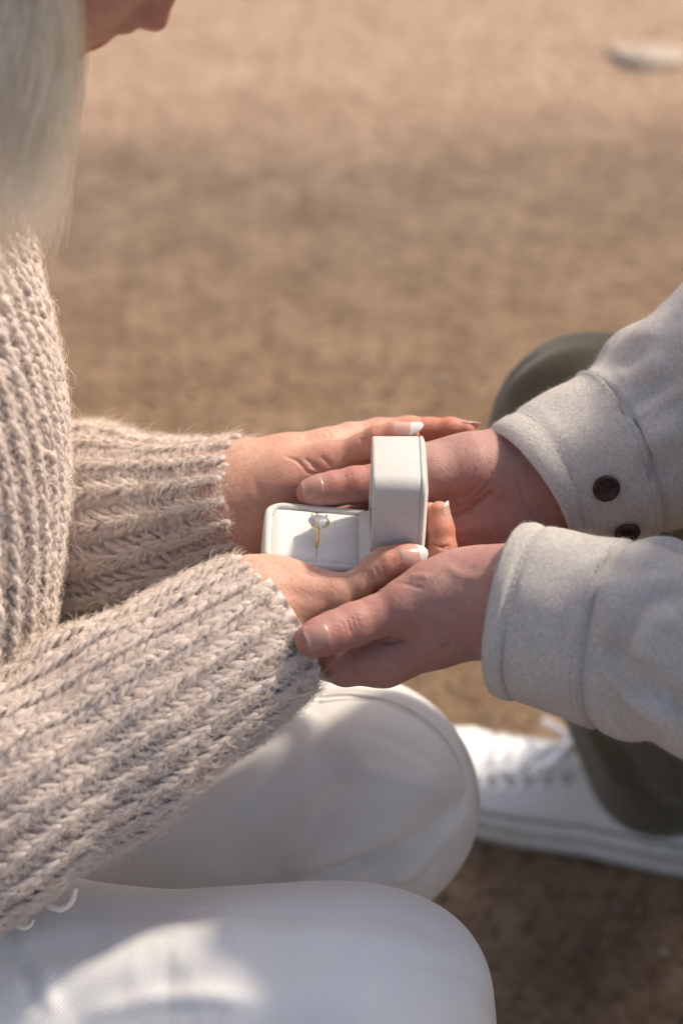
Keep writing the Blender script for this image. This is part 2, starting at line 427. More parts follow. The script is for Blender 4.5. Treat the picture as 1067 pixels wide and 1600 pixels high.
# ------------------------------------------------------------------ ground
def mat_ground():
    k = NT('packed_earth'); co = k.coord()
    n1 = k.noise(2.2, 5, .6, co, .6); n2 = k.noise(14, 5, .65, co); n3 = k.noise(110, 5, .7, co)
    v = k.n('TexVoronoi', Scale=170.0); k.l(co, v.inputs['Vector'])
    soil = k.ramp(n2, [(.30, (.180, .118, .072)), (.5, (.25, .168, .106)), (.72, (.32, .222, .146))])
    grey = k.ramp(n2, [(.30, (.175, .132, .100)), (.5, (.222, .168, .130)), (.72, (.28, .218, .172))])  # greyer tone stands in for the band of shade across the ground
    pale = k.ramp(n2, [(.28, (.35, .245, .175)), (.5, (.415, .295, .213)), (.75, (.48, .35, .258))])  # paler tone paints the sunlit strip further back into the colour
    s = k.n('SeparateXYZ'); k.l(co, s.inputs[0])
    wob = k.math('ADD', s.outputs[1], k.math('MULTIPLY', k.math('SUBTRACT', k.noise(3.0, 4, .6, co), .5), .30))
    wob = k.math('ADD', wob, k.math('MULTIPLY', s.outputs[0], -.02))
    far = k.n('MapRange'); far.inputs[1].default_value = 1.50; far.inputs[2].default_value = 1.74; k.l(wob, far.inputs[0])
    shade_band = k.n('MapRange'); shade_band.inputs[1].default_value = 1.0; shade_band.inputs[2].default_value = 1.45; k.l(wob, shade_band.inputs[0])
    col = k.mix(k.math('MULTIPLY', shade_band.outputs[0], k.math('ADD', k.math('MULTIPLY', n1, .9), .2), True), soil, grey)
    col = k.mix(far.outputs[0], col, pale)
    col = k.mix(k.ramp(k.noise(5.5, 3, .5, co), [(.62, (0, 0, 0)), (.8, (.2,) * 3)]), col, k.mix(1.0, col, (.62, .58, .56), 'MULTIPLY'))
    col = k.mix(k.ramp(n3, [(.32, (.8,) * 3), (.52, (0, 0, 0))]), col, k.mix(1.0, col, (.45, .42, .42), 'MULTIPLY'))
    col = k.mix(k.ramp(v.outputs['Distance'], [(.0, (.5,) * 3), (.22, (0, 0, 0))]), col, k.mix(1.0, col, (1.5, 1.45, 1.4), 'MULTIPLY'))
    n4 = k.noise(58, 3, .6, co); col = k.mix(k.ramp(n4, [(.34, (.85,) * 3), (.54, (0, 0, 0))]), col, k.mix(1.0, col, (.60, .56, .54), 'MULTIPLY'))
    b = k.bump(n3, .006, .9); b = k.bump(n2, .02, .6, b)
    k.set(Base_Color=col, Roughness=.95, Normal=b, Specular_IOR_Level=.15); return k.m
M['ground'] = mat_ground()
g = 200.0
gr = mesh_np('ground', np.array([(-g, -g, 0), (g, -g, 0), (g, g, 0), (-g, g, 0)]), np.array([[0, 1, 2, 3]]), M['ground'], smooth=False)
tag(gr, 'packed brown earth and grit under the couple', None, None, 'structure')

ICO = bmesh.new(); bmesh.ops.create_icosphere(ICO, subdivisions=1, radius=1.0)
ICO_V = np.array([v.co[:] for v in ICO.verts]); ICO_F = np.array([[v.index for v in f.verts] for f in ICO.faces]); ICO.free()
def grit(n, x0, x1, y0, y1, r0, r1, name, mat, label):
    c = np.stack([RNG.uniform(x0, x1, n), RNG.uniform(y0, y1, n), np.zeros(n)], 1)
    r = r0 + (r1 - r0) * RNG.random(n) ** 3
    sc = RNG.uniform(.6, 1.2, (n, 1, 3)) * r[:, None, None]; sc[:, :, 2] *= .6
    v = ICO_V[None] * sc + RNG.normal(0, .12, (n, len(ICO_V), 3)) * r[:, None, None]
    v += c[:, None, :]; v[:, :, 2] += r[:, None] * .15
    f = ICO_F[None] + (np.arange(n) * len(ICO_V))[:, None, None]
    o = mesh_np(name, v.reshape(-1, 3), f.reshape(-1, 3), mat, smooth=False)
    return tag(o, label, 'gravel', None, 'stuff')
def mat_grit():
    k = NT('grit'); g_ = k.n('NewGeometry')
    k.set(Base_Color=k.ramp(g_.outputs['Random Per Island'], [(0, (.06, .040, .028)), (.5, (.17, .115, .075)), (.85, (.30, .22, .16)), (1, (.42, .35, .29))]), Roughness=.95); return k.m
M['grit'] = mat_grit()
grit(15000, -.5, 1.0, -.3, 1.1, .0008, .0045, 'grit', M['grit'], 'loose brown grit and crumbs of soil over the ground')

# the pale stone lying far back on the ground
def stone(name, loc, r, label, mat, seed):
    bm = bmesh.new(); bmesh.ops.create_icosphere(bm, subdivisions=4, radius=1.0)
    from mathutils import noise as mn
    for v in bm.verts:
        d = mn.fractal(v.co * 1.6 + Vector((seed, 0, 0)), .9, 2.0, 4) * .28 + mn.noise(v.co * .8 + Vector((0, seed, 0))) * .25
        v.co = v.co * (1 + d); v.co.x *= r[0]; v.co.y *= r[1]; v.co.z = max(v.co.z, -.45) * r[2]
    o = mesh_bm(name, bm, mat); o.location = (loc.x, loc.y, r[2] * .3)
    return tag(o, label, 'stone')
k = NT('grey_stone'); k.set(Base_Color=k.ramp(k.noise(35, 5, .6), [(.3, (.30, .24, .19)), (.7, (.44, .37, .31))]), Roughness=.9, Normal=k.bump(k.noise(90, 5), .004)); M['stone'] = k.m
stone('stone', G(1012, 92), (.048, .032, .009), 'pale grey flat stone lying on the earth, top right corner', M['stone'], 3.1)

# ------------------------------------------------------------------ ring box
B0 = P(495, 836, 0.0)
ROLL = math.radians(6.0)
EX = Vector((math.cos(ROLL), 0, -math.sin(ROLL))); EY = Vector((0, math.cos(.10), math.sin(.10))); EZ = EX.cross(EY)
def BX(x, y, z): return B0 + (EX * x + EY * y + EZ * z) * .01
def rrect(x0, x1, y0, y1, rl, rr, n=10):
    """outline, counter-clockwise; rl radius on the x0 side, rr on the x1 side"""
    pts = []
    for cx, cy, r, a0 in ((x1 - rr, y0 + rr, rr, -90), (x1 - rr, y1 - rr, rr, 0), (x0 + rl, y1 - rl, rl, 90), (x0 + rl, y0 + rl, rl, 180)):
        for i in range(n):
            a = math.radians(a0 + 90 * i / (n - 1)); pts.append((cx + r * math.cos(a), cy + r * math.sin(a)))
    return np.array(pts)
def loft(rings, to, cap0=True, cap1=True):
    n = len(rings[0]); v = np.array([list(to(*p)) for r in rings for p in r]); f = [grid_faces(len(rings), n)]
    tri = []
    if cap0:
        v = np.vstack([v, v[:n].mean(0)]); c = len(v) - 1; tri += [[c, (i + 1) % n, i] for i in range(n)]
    if cap1:
        q = (len(rings) - 1) * n; v = np.vstack([v, v[q:q + n].mean(0)]); c = len(v) - 1; tri += [[c, q + i, q + (i + 1) % n] for i in range(n)]
    if tri: f.append(np.array(tri))
    return v, f
BL, BD = 5.5, 4.9
def base_ring(z, ins):
    o = rrect(-BL / 2 + ins, BL / 2 - ins, -BD / 2 + ins, BD / 2 - ins, max(1.0 - ins, .12), max(.3 - ins, .08))
    return [(x, y, z) for x, y in o]
box = empty('ring_box', B0 + Vector((0, 0, -.026)))
tag(box, 'open ivory velvet ring box with chamfered corners held between the four hands', 'ring box')
rings = [base_ring(-2.6, .25), base_ring(-2.55, .1), base_ring(-2.4, .0), base_ring(-.26, 0), base_ring(-.12, .03), base_ring(-.03, .12), base_ring(0, .24), base_ring(-.03, .36), base_ring(-.10, .41), base_ring(-.5, .42)]
v, f = loft(rings, BX, True, True); keep(mesh_np('base', v, f, M['velvet']), box)
# cushion: two soft halves with the slot for the ring between them
def cush_z(x, y):
    ex = np.minimum(BL / 2 - .55 - x, x + BL / 2 - .45); ey = BD / 2 - .45 - abs(y); e = max(min(ex, ey), 0)
    z = -.24 + .20 * (1 - math.exp(-e / .20)) + .09 * math.cos(x * .55) * math.cos(y * .6)
    z -= .10 * math.exp(-(x / .035) ** 2) + .05 * math.exp(-(x / .30) ** 2)
    return z
xs = np.concatenate([np.linspace(-BL / 2 + .43, -.35, 26), np.linspace(-.3, .3, 33), np.linspace(.35, BL / 2 - .54, 24)]); ys = np.linspace(-BD / 2 + .43, BD / 2 - .43, 44)
vv = []
for x in xs:
    for y in ys:
        cx = -BL / 2 + .43; q = max(0, (cx + .60) - x); yl = BD / 2 - .43 - (.60 - math.sqrt(max(.60 ** 2 - q * q, 0)))
        yy = y / (BD / 2 - .43) * yl; vv.append(list(BX(x, yy, cush_z(x, yy))))
keep(mesh_np('cushion', np.array(vv), grid_faces(len(xs), len(ys), False)[:, ::-1], M['cushion']), box)
# lid stands open on the hinge side
LX0, LT = BL / 2 - .02, 2.75
LL = 5.35
def LB(x, y, z):      # lid stands upright in the world, hinged at the base's right edge
    h = BX(LX0, 0, -.12); return h + Vector((x, y, z)) * .01 + Vector((.03 * z * .01, 0, 0))
def lid_ring(x, ins):
    o = rrect(0 + ins, LL - ins, -BD / 2 + ins, BD / 2 - ins, max(.3 - ins, .1), max(.85 - ins, .12))
    return [(x, -y, z) for z, y in o]
rings = [lid_ring(.9, .30), lid_ring(.1, .27), lid_ring(.02, .2), lid_ring(0, .1), lid_ring(.05, .02), lid_ring(.16, 0), lid_ring(2.28, 0), lid_ring(2.36, .015), lid_ring(2.40, .07), lid_ring(2.44, .07), lid_ring(2.47, -.015), lid_ring(2.53, -.03), lid_ring(2.60, .0), lid_ring(2.68, .12), lid_ring(2.75, .35), lid_ring(2.81, .7), lid_ring(2.86, 1.2), lid_ring(2.88, 1.7)]
v, f = loft(rings, LB, False, True); keep(mesh_np('lid', v, f, M['velvet']), box)
rings = [lid_ring(.12, .29), lid_ring(1.3, .32), lid_ring(1.5, .5), lid_ring(1.55, 1.2)]
v, f = loft(rings, LB, False, True); f = [q[:, ::-1] for q in f]; lo_ = keep(mesh_np('lining', v, f, M['lining']), box)
# hinge strip
hv = []
for i, (x, z) in enumerate(((BL / 2 - .58, -.30), (BL / 2 - .50, -.08), (BL / 2 - .30, .02), (BL / 2 - .08, .10), (BL / 2 + .03, .18))):
    for y in np.linspace(-BD / 2 + .33, BD / 2 - .33, 8): hv.append(list(BX(x, y, z)))
keep(mesh_np('hinge_strip', np.array(hv), grid_faces(5, 8, False)[:, ::-1], M['lining']), box)

# ------------------------------------------------------------------ ring, standing in the slot
RC = (0.02, 0.0, -.04); RR = .82
ring = empty('ring', BX(RC[0], 0, -.2)); tag(ring, 'gold solitaire ring with an oval diamond standing in the white cushion', 'ring')
m = 64; vv = []
for i in range(m):
    a = 2 * math.pi * i / m; top = max(0, math.sin(a)) ** 6
    for j in range(10):
        q = 2 * math.pi * j / 10; wd = .068 - .02 * top; th = .058
        r = RR + th * math.cos(q); vv.append(list(BX(RC[0] + wd * math.sin(q), RC[1] + r * math.cos(a), RC[2] + r * math.sin(a) - .0)))
f = grid_faces(m, 10); last = np.array([[(m - 1) * 10 + j, (m - 1) * 10 + (j + 1) % 10, (j + 1) % 10, j] for j in range(10)])
keep(mesh_np('band', np.array(vv), np.concatenate([f, last])[:, ::-1], M['gold']), ring)
SZ = RC[2] + RR + .20; SA, SB = .56, .47
def ST(x, y, z): return BX(RC[0] + x, RC[1] + y, SZ + z)
N16 = 16; rows = [[ST(0, 0, -.30)]]
def srow(fr, z, off=0.0): return [ST(SA * fr * math.cos(2 * math.pi * (i + off) / N16), SB * fr * math.sin(2 * math.pi * (i + off) / N16), z) for i in range(N16)]
sv = [ST(0, 0, -.30)] + srow(.45, -.17, .5) + srow(1, -.015) + srow(1, .015) + srow(.82, .085, .5) + srow(.56, .13) + [ST(0, 0, .13)]
tri = []
R1 = [1 + i for i in range(16)]; R2 = [17 + i for i in range(16)]; R3 = [33 + i for i in range(16)]; R4 = [49 + i for i in range(16)]; R5 = [65 + i for i in range(16)]
for i in range(16):
    j = (i + 1) % 16
    tri += [[0, R1[j], R1[i]], [R1[i], R1[j], R2[j]], [R1[i], R2[j], R2[i]], [R2[i], R2[j], R3[j]], [R2[i], R3[j], R3[i]], [R3[i], R3[j], R4[i]], [R3[j], R4[j], R4[i]], [R4[i], R4[j], R5[j]], [R4[i], R5[j], R5[i]], [R5[i], R5[j], 81]]
keep(mesh_np('diamond', np.array([list(p) for p in sv]), np.array(tri), M['diamond'], smooth=False), ring)
gal = [ST(SA * .70 * math.cos(a), SB * .72 * math.sin(a), -.15) for a in np.linspace(0, 2 * math.pi, 33)]
v, f = wire(gal, .00042, 64, 8); keep(mesh_np('basket', v, f, M['gold']), ring)
for sx in (-1, 1):
    for sy in (-1, 1):
        a = math.radians(48); cx, cy = SA * math.cos(a) * sx, SB * math.sin(a) * sy
        v, f = wire([ST(cx * .25, cy * .35, -.36), ST(cx * .72, cy * .72, -.15), ST(cx * 1.04, cy * 1.05, .0), ST(cx * 1.03, cy * 1.03, .10), ST(cx * .9, cy * .9, .135)], .00043, 20, 8)
        pr = keep(mesh_np('prong', v, f, M['gold']), ring)

# ------------------------------------------------------------------ hands and bodies
def CH(lst):
    out = []
    for c in lst:
        if isinstance(c[0], Vector): out.append((c[0], c[1] * .01))
        else: out.append((P(c[0], c[1], c[2]), c[3] * .01))
    return out
def hand(arm, palm, digits, strokes, flush, h=.00068, kp=.011, kd=.0075, ink=()):
    arm = CH(arm); palm = [CH(c) for c in palm]; digits = {n: CH(c) for n, c in digits.items()}
    los, his = zip(*[chain_box(c, .009) for c in [arm] + palm + list(digits.values())])
    S = Solid(np.min(los, 0), np.max(his, 0), h)
    add_chain(S, arm, kp, .02)
    for c in palm: add_chain(S, c, kp, .008)
    pf = S.f.copy()
    for n, c in digits.items():
        sl = S.box(*chain_box(c, kd + 4 * h)); g_ = S.grids(sl)
        d = chain_field(g_, c, .0028).astype(np.float32)
        S.f[sl] = np.minimum(S.f[sl], smin(pf[sl], d, kd))
    v, f = nets(S); v = relax(v, f, 2, .4); v = emboss(v, f, strokes, 1.5); bvh = bvh_np(v, f)
    fl = np.zeros(len(v))
    for p, r, a in flush:
        p = np.array(P(*p) if not isinstance(p, Vector) else p); fl = np.maximum(fl, a * np.exp(-(np.linalg.norm(v - p, axis=1) / (r * .01)) ** 2))
    for n, c in digits.items():
        fl = np.maximum(fl, .55 * np.exp(-(np.linalg.norm(v - np.array(c[-1][0]), axis=1) / .012) ** 2))
    ik = np.zeros(len(v))
    if len(ink):
        bv = bvh
        for px, py, r, a in ink:
            hh = bv.ray_cast(CAM, ray(px, py))
            if hh[0] is not None: ik = np.maximum(ik, a * np.exp(-(np.linalg.norm(v - np.array(hh[0]), axis=1) / (r * .01)) ** 4))
    return dict(v=v, f=f, flush=fl, ink=ik, digits=digits, arm=arm, bvh=bvh)
def nail(H, dg, nrm, width, bed, ext, mats, parent, shape='round'):
    """seated on the fingertip; nrm: way the nail faces, as (right, up, away) seen by the camera"""
    ch = H['digits'][dg]; bv = H['bvh']
    (a, ra), (b, rb) = ch[-2], ch[-1]
    d = (b - a).normalized(); n = RX * nrm[0] + UX * nrm[1] + FX * nrm[2]; n = (n - d * n.dot(d)).normalized(); sd = d.cross(n)
    end = b + d * (rb * .50); root = end - d * bed * .01
    nu, nv = 15, 22; tot = bed + ext; W = width * .005
    def hit(p):
        h = bv.ray_cast(p + n * .025, -n, .04); return None if h[0] is None else (h[0] - p).dot(n)
    hc, ar, wqs = [], [], []
    for j in range(nv):
        q = j / (nv - 1)
        if shape == 'almond':
            wq = math.sqrt(max(.04, 1 - max(0, (.20 - q) / .21) ** 2)); e = max(0, (q - .40) / .60); wq *= math.sqrt(max(1 - (e * .99) ** 1.8, .0004))
        else:
            wq = math.sqrt(max(.04, 1 - max(0, (.20 - q) / .21) ** 2)); e = max(0, (q - .82) / .18); wq *= math.sqrt(max(1 - (e * .93) ** 2.2, .001))
        wqs.append(wq); p = root + d * (q * tot * .01)
        if q * tot <= bed * .93:
            c = hit(p); e1, e2 = hit(p + sd * W), hit(p - sd * W)
            if c is None: c = hc[-1] if hc else rb
            es = [x for x in (e1, e2) if x is not None]
            hc.append(c); ar.append(max(c - sum(es) / len(es), W * .25) if es else W * .5)
    K = len(hc); hc = np.array(hc); ar = np.array(ar)
    if K > 3: co = np.polyfit(np.arange(K), hc, 2); am = float(np.clip(np.mean(ar[K // 4:]), W * .28, W * .62))
    top, bot = [], []
    for j in range(nv):
        q = j / (nv - 1); base = root + d * (q * tot * .01); wq = wqs[j]
        if j < K: h0 = np.polyval(co, j)
        else: h0 = np.polyval(co, K - 1) + (np.polyval(co, K - 1) - np.polyval(co, K - 2)) * .55 * (j - K + 1)
        h0 += .00040 * min(1, q * 7) - .0004 * max(0, 1 - q * 12)
        for i in range(nu):
            u = (-1 + 2 * i / (nu - 1)) * wq
            c = base + sd * (u * W) + n * (h0 - u * u * (am + .0001))
            top.append(list(c)); bot.append(list(c - n * (.0005 if 0 < i < nu - 1 and 0 < j < nv - 1 else .0002)))
    f = grid_faces(nv, nu, False); fb = f[:, ::-1] + nv * nu; e = []
    for i in range(nu - 1): e += [[i + 1, i, nv * nu + i, nv * nu + i + 1], [(nv - 1) * nu + i, (nv - 1) * nu + i + 1, nv * nu + (nv - 1) * nu + i + 1, nv * nu + (nv - 1) * nu + i]]
    for j in range(nv - 1): e += [[j * nu, (j + 1) * nu, nv * nu + (j + 1) * nu, nv * nu + j * nu], [(j + 1) * nu + nu - 1, j * nu + nu - 1, nv * nu + j * nu + nu - 1, nv * nu + (j + 1) * nu + nu - 1]]
    allf = np.concatenate([f, fb, np.array(e)]); V = np.array(top + bot)
    rowq = (allf[:, 0] % (nv * nu)) // nu / (nv - 1); colq = np.abs((allf[:, 0] % nu) - (nu - 1) / 2) / ((nu - 1) / 2)
    marg = bed / tot - .07 * colq ** 2 if shape == 'almond' else bed / tot + 0 * colq
    fm = (rowq > marg - .02).astype(int)
    c = V[allf]; nn = np.cross(c[:, 2] - c[:, 0], c[:, 3] - c[:, 1])
    if (nn[len(f) // 2] @ np.array(n)) < 0: allf = allf[:, ::-1]
    return keep(mesh_np('fingernail', V, allf, mats, fmat=fm), parent)

def body_mesh(name, parent, mat, coarse, joints):
    """coarse: Solid of the whole figure; joints: (part dict, point, direction outward, radius) - each part is sewn on where the limb is cut"""
    v, f = nets(coarse); v = relax(v, f, 2)
    me = bpy.data.meshes.new('tmp'); bm = bmesh.new()
    lf = bm.verts.layers.float.new('flush'); li = bm.verts.layers.float.new('ink')
    bv = [bm.verts.new(x) for x in v.tolist()]
    for q in f.tolist():
        try: bm.faces.new([bv[i] for i in q])
        except ValueError: pass
    def cut(verts, p, d):
        fs = {fa for x in verts for fa in x.link_faces}; es = {e for fa in fs for e in fa.edges}; vs = {x for fa in fs for x in fa.verts}
        bmesh.ops.bisect_plane(bm, geom=list(vs) + list(es) + list(fs), dist=1e-6, plane_co=p, plane_no=d, clear_outer=True)
    for part, p, d, r in joints:
        cut([x for x in bm.verts if (x.co - p).length < r], p, d)
    sewn = []
    for part, p, d, r in joints:
        old = set(bm.verts)
        nv = [bm.verts.new(x) for x in part['v'].tolist()]
        for i, x in enumerate(nv): x[lf] = float(part['flush'][i]); x[li] = float(part['ink'][i])
        for q in part['f'].tolist():
            try: bm.faces.new([nv[i] for i in q])
            except ValueError: pass
        cut(nv, p - d * -.004, -d)
        es = [e for e in bm.edges if e.is_boundary and all((x.co - p).length < r * 1.3 for x in e.verts)]
        try: bmesh.ops.bridge_loops(bm, edges=es)
        except Exception as ex: print('bridge', name, ex)
    bmesh.ops.recalc_face_normals(bm, faces=bm.faces[:]) if False else None
    bm.to_mesh(me); bm.free(); me.materials.append(mat)
    me.polygons.foreach_set('use_smooth', np.ones(len(me.polygons), bool)); me.name = name
    o = bpy.data.objects.new(name, me); link(o); return keep(o, parent)

def head(c, fwd, up, sc=1.0, h=.0018, male=False):
    """head with a face: local (forward, side, up) in cm from mid-ear level"""
    fwd = fwd.normalized(); up = (up - fwd * up.dot(fwd)).normalized(); sd = up.cross(fwd)
    T = lambda a, b, z: c + (fwd * a + sd * b + up * z) * (.01 * sc)
    Mx = [fwd, sd, up]; E_ = lambda r: [x * .01 * sc for x in r]
    S = Solid(np.array(c) - .17 * sc, np.array(c) + .17 * sc, h)
    add_ellipsoid(S, T(-.8, 0, 3.2), Mx, E_((9.8, 7.5, 8.6)), .004)
    add_ellipsoid(S, T(3.6, 0, -2.0), Mx, E_((5.9, 6.2, 8.2)), .02)
    jw = 1.12 if male else 1.0
    for s_ in (-1, 1):
        add_chain(S, [(T(.5, 5.2 * s_ * jw, -3.2), .012 * sc), (T(3.0, 4.4 * s_ * jw, -6.6), .012 * sc), (T(7.4, 1.0 * s_, -9.0), .0125 * sc)], .022)
        add_chain(S, [(T(6.2, 4.2 * s_, -1.2), .016 * sc), (T(4.6, 5.4 * s_, -1.2), .014 * sc)], .02)
        add_chain(S, [(T(8.6, 1.0 * s_, 2.9), .007 * sc), (T(7.6, 4.2 * s_, 2.9), .007 * sc)], .014)
        add_ellipsoid(S, T(9.2, 3.1 * s_, .9), Mx, E_((1.2, 1.7, 1.1)), .010, True)
        add_ellipsoid(S, T(7.3, 3.1 * s_, .9), Mx, E_((1.35, 1.35, 1.2)), .003)
        add_chain(S, [(T(8.35, 2.1 * s_, .55), .0016 * sc), (T(8.5, 3.1 * s_, .35), .0018 * sc), (T(7.9, 4.1 * s_, .55), .0016 * sc)], .002)
        add_chain(S, [(T(-.2, 7.0 * s_, 2.0), .006 * sc), (T(-.8, 7.6 * s_, .6), .0065 * sc), (T(.1, 7.2 * s_, -1.6), .005 * sc)], .006)
        add_chain(S, [(T(9.4, 1.15 * s_, -3.2), .0058 * sc), (T(8.6, 1.35 * s_, -3.1), .005 * sc)], .006)
    add_chain(S, [(T(7.6, 0, -9.0), .014 * sc)], .016)
    add_chain(S, [(T(8.7, 0, 2.4), .0055 * sc), (T(9.7, 0, -.4), .0062 * sc), (T(10.5, 0, -2.5), .0074 * sc)], .010)
    for s_ in (-1, 1): add_ellipsoid(S, T(9.75, .62 * s_, -3.75), Mx, E_((.62, .36, .50)), .0018, True)
    add_chain(S, [(T(8.7, 0, -3.6), .008 * sc), (T(8.6, 0, -5.0), .008 * sc)], .012)
    add_chain(S, [(T(7.5, -2.3, -5.7), .0030 * sc), (T(8.75, -.9, -5.15), .0046 * sc), (T(8.85, 0, -5.25), .0043 * sc), (T(8.75, .9, -5.15), .0046 * sc), (T(7.5, 2.3, -5.7), .0030 * sc)], .0022)
    add_chain(S, [(T(7.5, -2.2, -5.8), .0030 * sc), (T(8.5, -.8, -6.35), .0055 * sc), (T(8.6, 0, -6.4), .0055 * sc), (T(8.5, .8, -6.35), .0055 * sc), (T(7.5, 2.2, -5.8), .0030 * sc)], .0018)
    add_chain(S, [(T(-1.5, 0, -3), .055 * sc), (T(-3.2, 0, -15), .056 * sc)], .02)
    v, f = nets(S); v = relax(v, f, 2)
    lip = np.zeros(len(v))
    for p, r in ((T(8.9, 0, -5.2), .009), (T(8.7, 1.0, -5.3), .008), (T(8.7, -1.0, -5.3), .008), (T(8.7, 0, -6.4), .009), (T(8.5, 1.0, -6.3), .008), (T(8.5, -1.0, -6.3), .008)):
        lip = np.maximum(lip, np.exp(-(np.linalg.norm(v - np.array(p), axis=1) / r) ** 4))
    cheek = .4 * np.exp(-(np.linalg.norm(v - np.array(T(10, 0, -2.8)), axis=1) / .02) ** 2)
    return dict(v=v, f=f, flush=np.maximum(lip, cheek), ink=np.zeros(len(v)), T=T)

woman = empty('person', Vector((-.25, -.03, 0)))
tag(woman, 'person with long blonde hair in cream knit sweater and white trousers holding the box', 'person')
man = empty('person', Vector((.42, .05, 0)))
tag(man, 'person in light grey wool jacket, olive trousers and white sneakers, cupping the other hands', 'person')

# --- her far (left) hand: palm towards us, thumb on top, fingers behind his wrist
HL = hand(
    arm=[(150, 810, 12, 3.2), (300, 790, 8.5, 2.8), (372, 784, 7.2, 2.85), (410, 782, 6.8, 2.6)],
    palm=[[(392, 742, 6.8, 1.7), (450, 722, 7.0, 1.45), (512, 706, 7.4, 1.15)],
          [(392, 775, 7.0, 1.8), (540, 742, 7.6, 1.3)], [(392, 812, 6.8, 1.8), (540, 790, 7.2, 1.3)], [(400, 838, 6.2, 1.6), (535, 832, 6.4, 1.2)],
          [(392, 768, 6.2, 1.75), (452, 752, 5.2, 1.5), (505, 729, 4.9, 1.22)], [(405, 835, 5.8, 1.5), (470, 850, 5.4, 1.3)]],
    digits={'thumb': [(500, 731, 5.0, 1.18), (528, 718, 4.7, 1.02), (566, 702, 4.2, .82), (592, 689, 3.9, .86), (618, 681, 3.6, .75), (638, 677, 3.4, .58)],
            'index': [(505, 703, 7.4, 1.05), (545, 684, 8.2, .82), (590, 674, 8.8, .72), (640, 671, 9.2, .73), (672, 671, 9.2, .64), (705, 671, 9.0, .64), (728, 672, 8.8, .50)],
            'middle': [(540, 742, 7.6, 1.05), (620, 722, 9.6, .85), (700, 722, 10.4, .75), (745, 726, 10, .62)],
            'ring': [(540, 790, 7.2, 1.0), (620, 800, 9.6, .8), (700, 802, 10.2, .7), (735, 802, 9.8, .58)],
            'little': [(535, 832, 6.4, .9), (600, 860, 8.2, .7), (655, 868, 8.6, .6), (680, 868, 8.4, .5)]},
    strokes=[([(446, 713), (462, 718), (474, 728)], -.06, .10), ([(475, 716), (490, 726), (500, 735)], -.05, .12), ([(500, 712), (512, 722), (518, 730)], -.05, .12),
             ([(466, 722), (480, 738), (498, 742)], -.035, .09), ([(486, 728), (505, 739)], -.04, .08), ([(563, 686), (570, 700)], -.03, .06), ([(570, 685), (577, 697)], -.03, .06), ([(578, 682), (584, 693)], -.025, .06),
             ([(500, 676), (506, 684)], -.03, .06), ([(512, 675), (517, 682)], -.025, .05), ([(524, 674), (529, 681)], -.025, .05), ([(395, 745), (420, 800), (418, 860)], -.05, .25),
             ([(410, 805), (440, 812), (470, 800)], -.02, .14), ([(430, 760), (470, 748)], .04, .5)],
    flush=[((600, 690, 3.5), 2.2, .5), ((700, 670, 9), 3.5, .8), ((420, 850, 5), 2.0, .35), ((500, 730, 4), 1.6, .35)])
# --- her near (right) hand: cradles the box, thumb over its front edge, fingers curl up behind the lid
HR = hand(
    arm=[(250, 1075, -4.0, 3.1), (350, 1000, -3.4, 2.6), (406, 950, -2.8, 2.3), (428, 942, -2.4, 2.0)],
    palm=[[(404, 941, -2.8, 1.6), (470, 934, -3.0, 1.26), (512, 934, -3.1, 1.05)],
          [(415, 942, -2.2, 1.75), (500, 962, -1.4, 1.4), (552, 972, -.8, 1.15)], [(415, 945, -1.2, 1.8), (555, 962, .6, 1.2)], [(410, 945, 0, 1.7), (550, 952, 2.2, 1.1)], [(405, 938, 1.0, 1.6), (535, 940, 3.4, 1.0)],
          [(430, 940, -3.0, 1.5), (500, 935, -2.4, 1.2)]],
    digits={'thumb': [(495, 934, -3.2, 1.05), (528, 929, -3.3, .88), (560, 913, -3.35, .74), (585, 892, -3.3, .80), (603, 881, -3.25, .85), (628, 874, -3.2, .76), (646, 871, -3.15, .60)],
            'index': [(552, 972, -.8, 1.1), (605, 958, -.7, .90), (655, 926, -.6, .86), (686, 880, -.6, .80), (690, 858, -.5, .76), (688, 828, -.4, .70), (686, 799, -.3, .54)],
            'middle': [(555, 962, .6, 1.05), (640, 935, 1.2, .86), (680, 872, 1.3, .78), (678, 832, 1.3, .70), (671, 800, 1.2, .52)],
            'ring': [(550, 950, 2.2, 1.0), (610, 928, 2.6, .8), (648, 900, 2.8, .72), (658, 880, 2.8, .58)],
            'little': [(535, 935, 3.4, .95), (588, 918, 3.8, .72), (622, 898, 4.0, .62), (632, 885, 4.0, .5)]},
    strokes=[([(578, 890), (584, 906), (596, 917)], -.05, .07), ([(586, 886), (594, 902), (606, 912)], -.06, .08), ([(597, 884), (603, 898), (612, 905)], -.04, .06), ([(574, 893), (578, 905)], -.03, .06),
             ([(480, 885), (490, 890), (500, 889)], .05, .16), ([(472, 895), (486, 900)], -.03, .10), ([(505, 890), (512, 897)], -.03, .08), ([(672, 851), (690, 855), (703, 853)], -.06, .07), ([(690, 858), (700, 858)], -.03, .06),
             ([(440, 880), (520, 905)], .03, .35), ([(430, 920), (500, 935)], -.04, .4)],
    flush=[((605, 880, -3.5), 1.6, .5), ((690, 830, 0), 2.6, .9), ((500, 890, -4), 1.6, .35)])
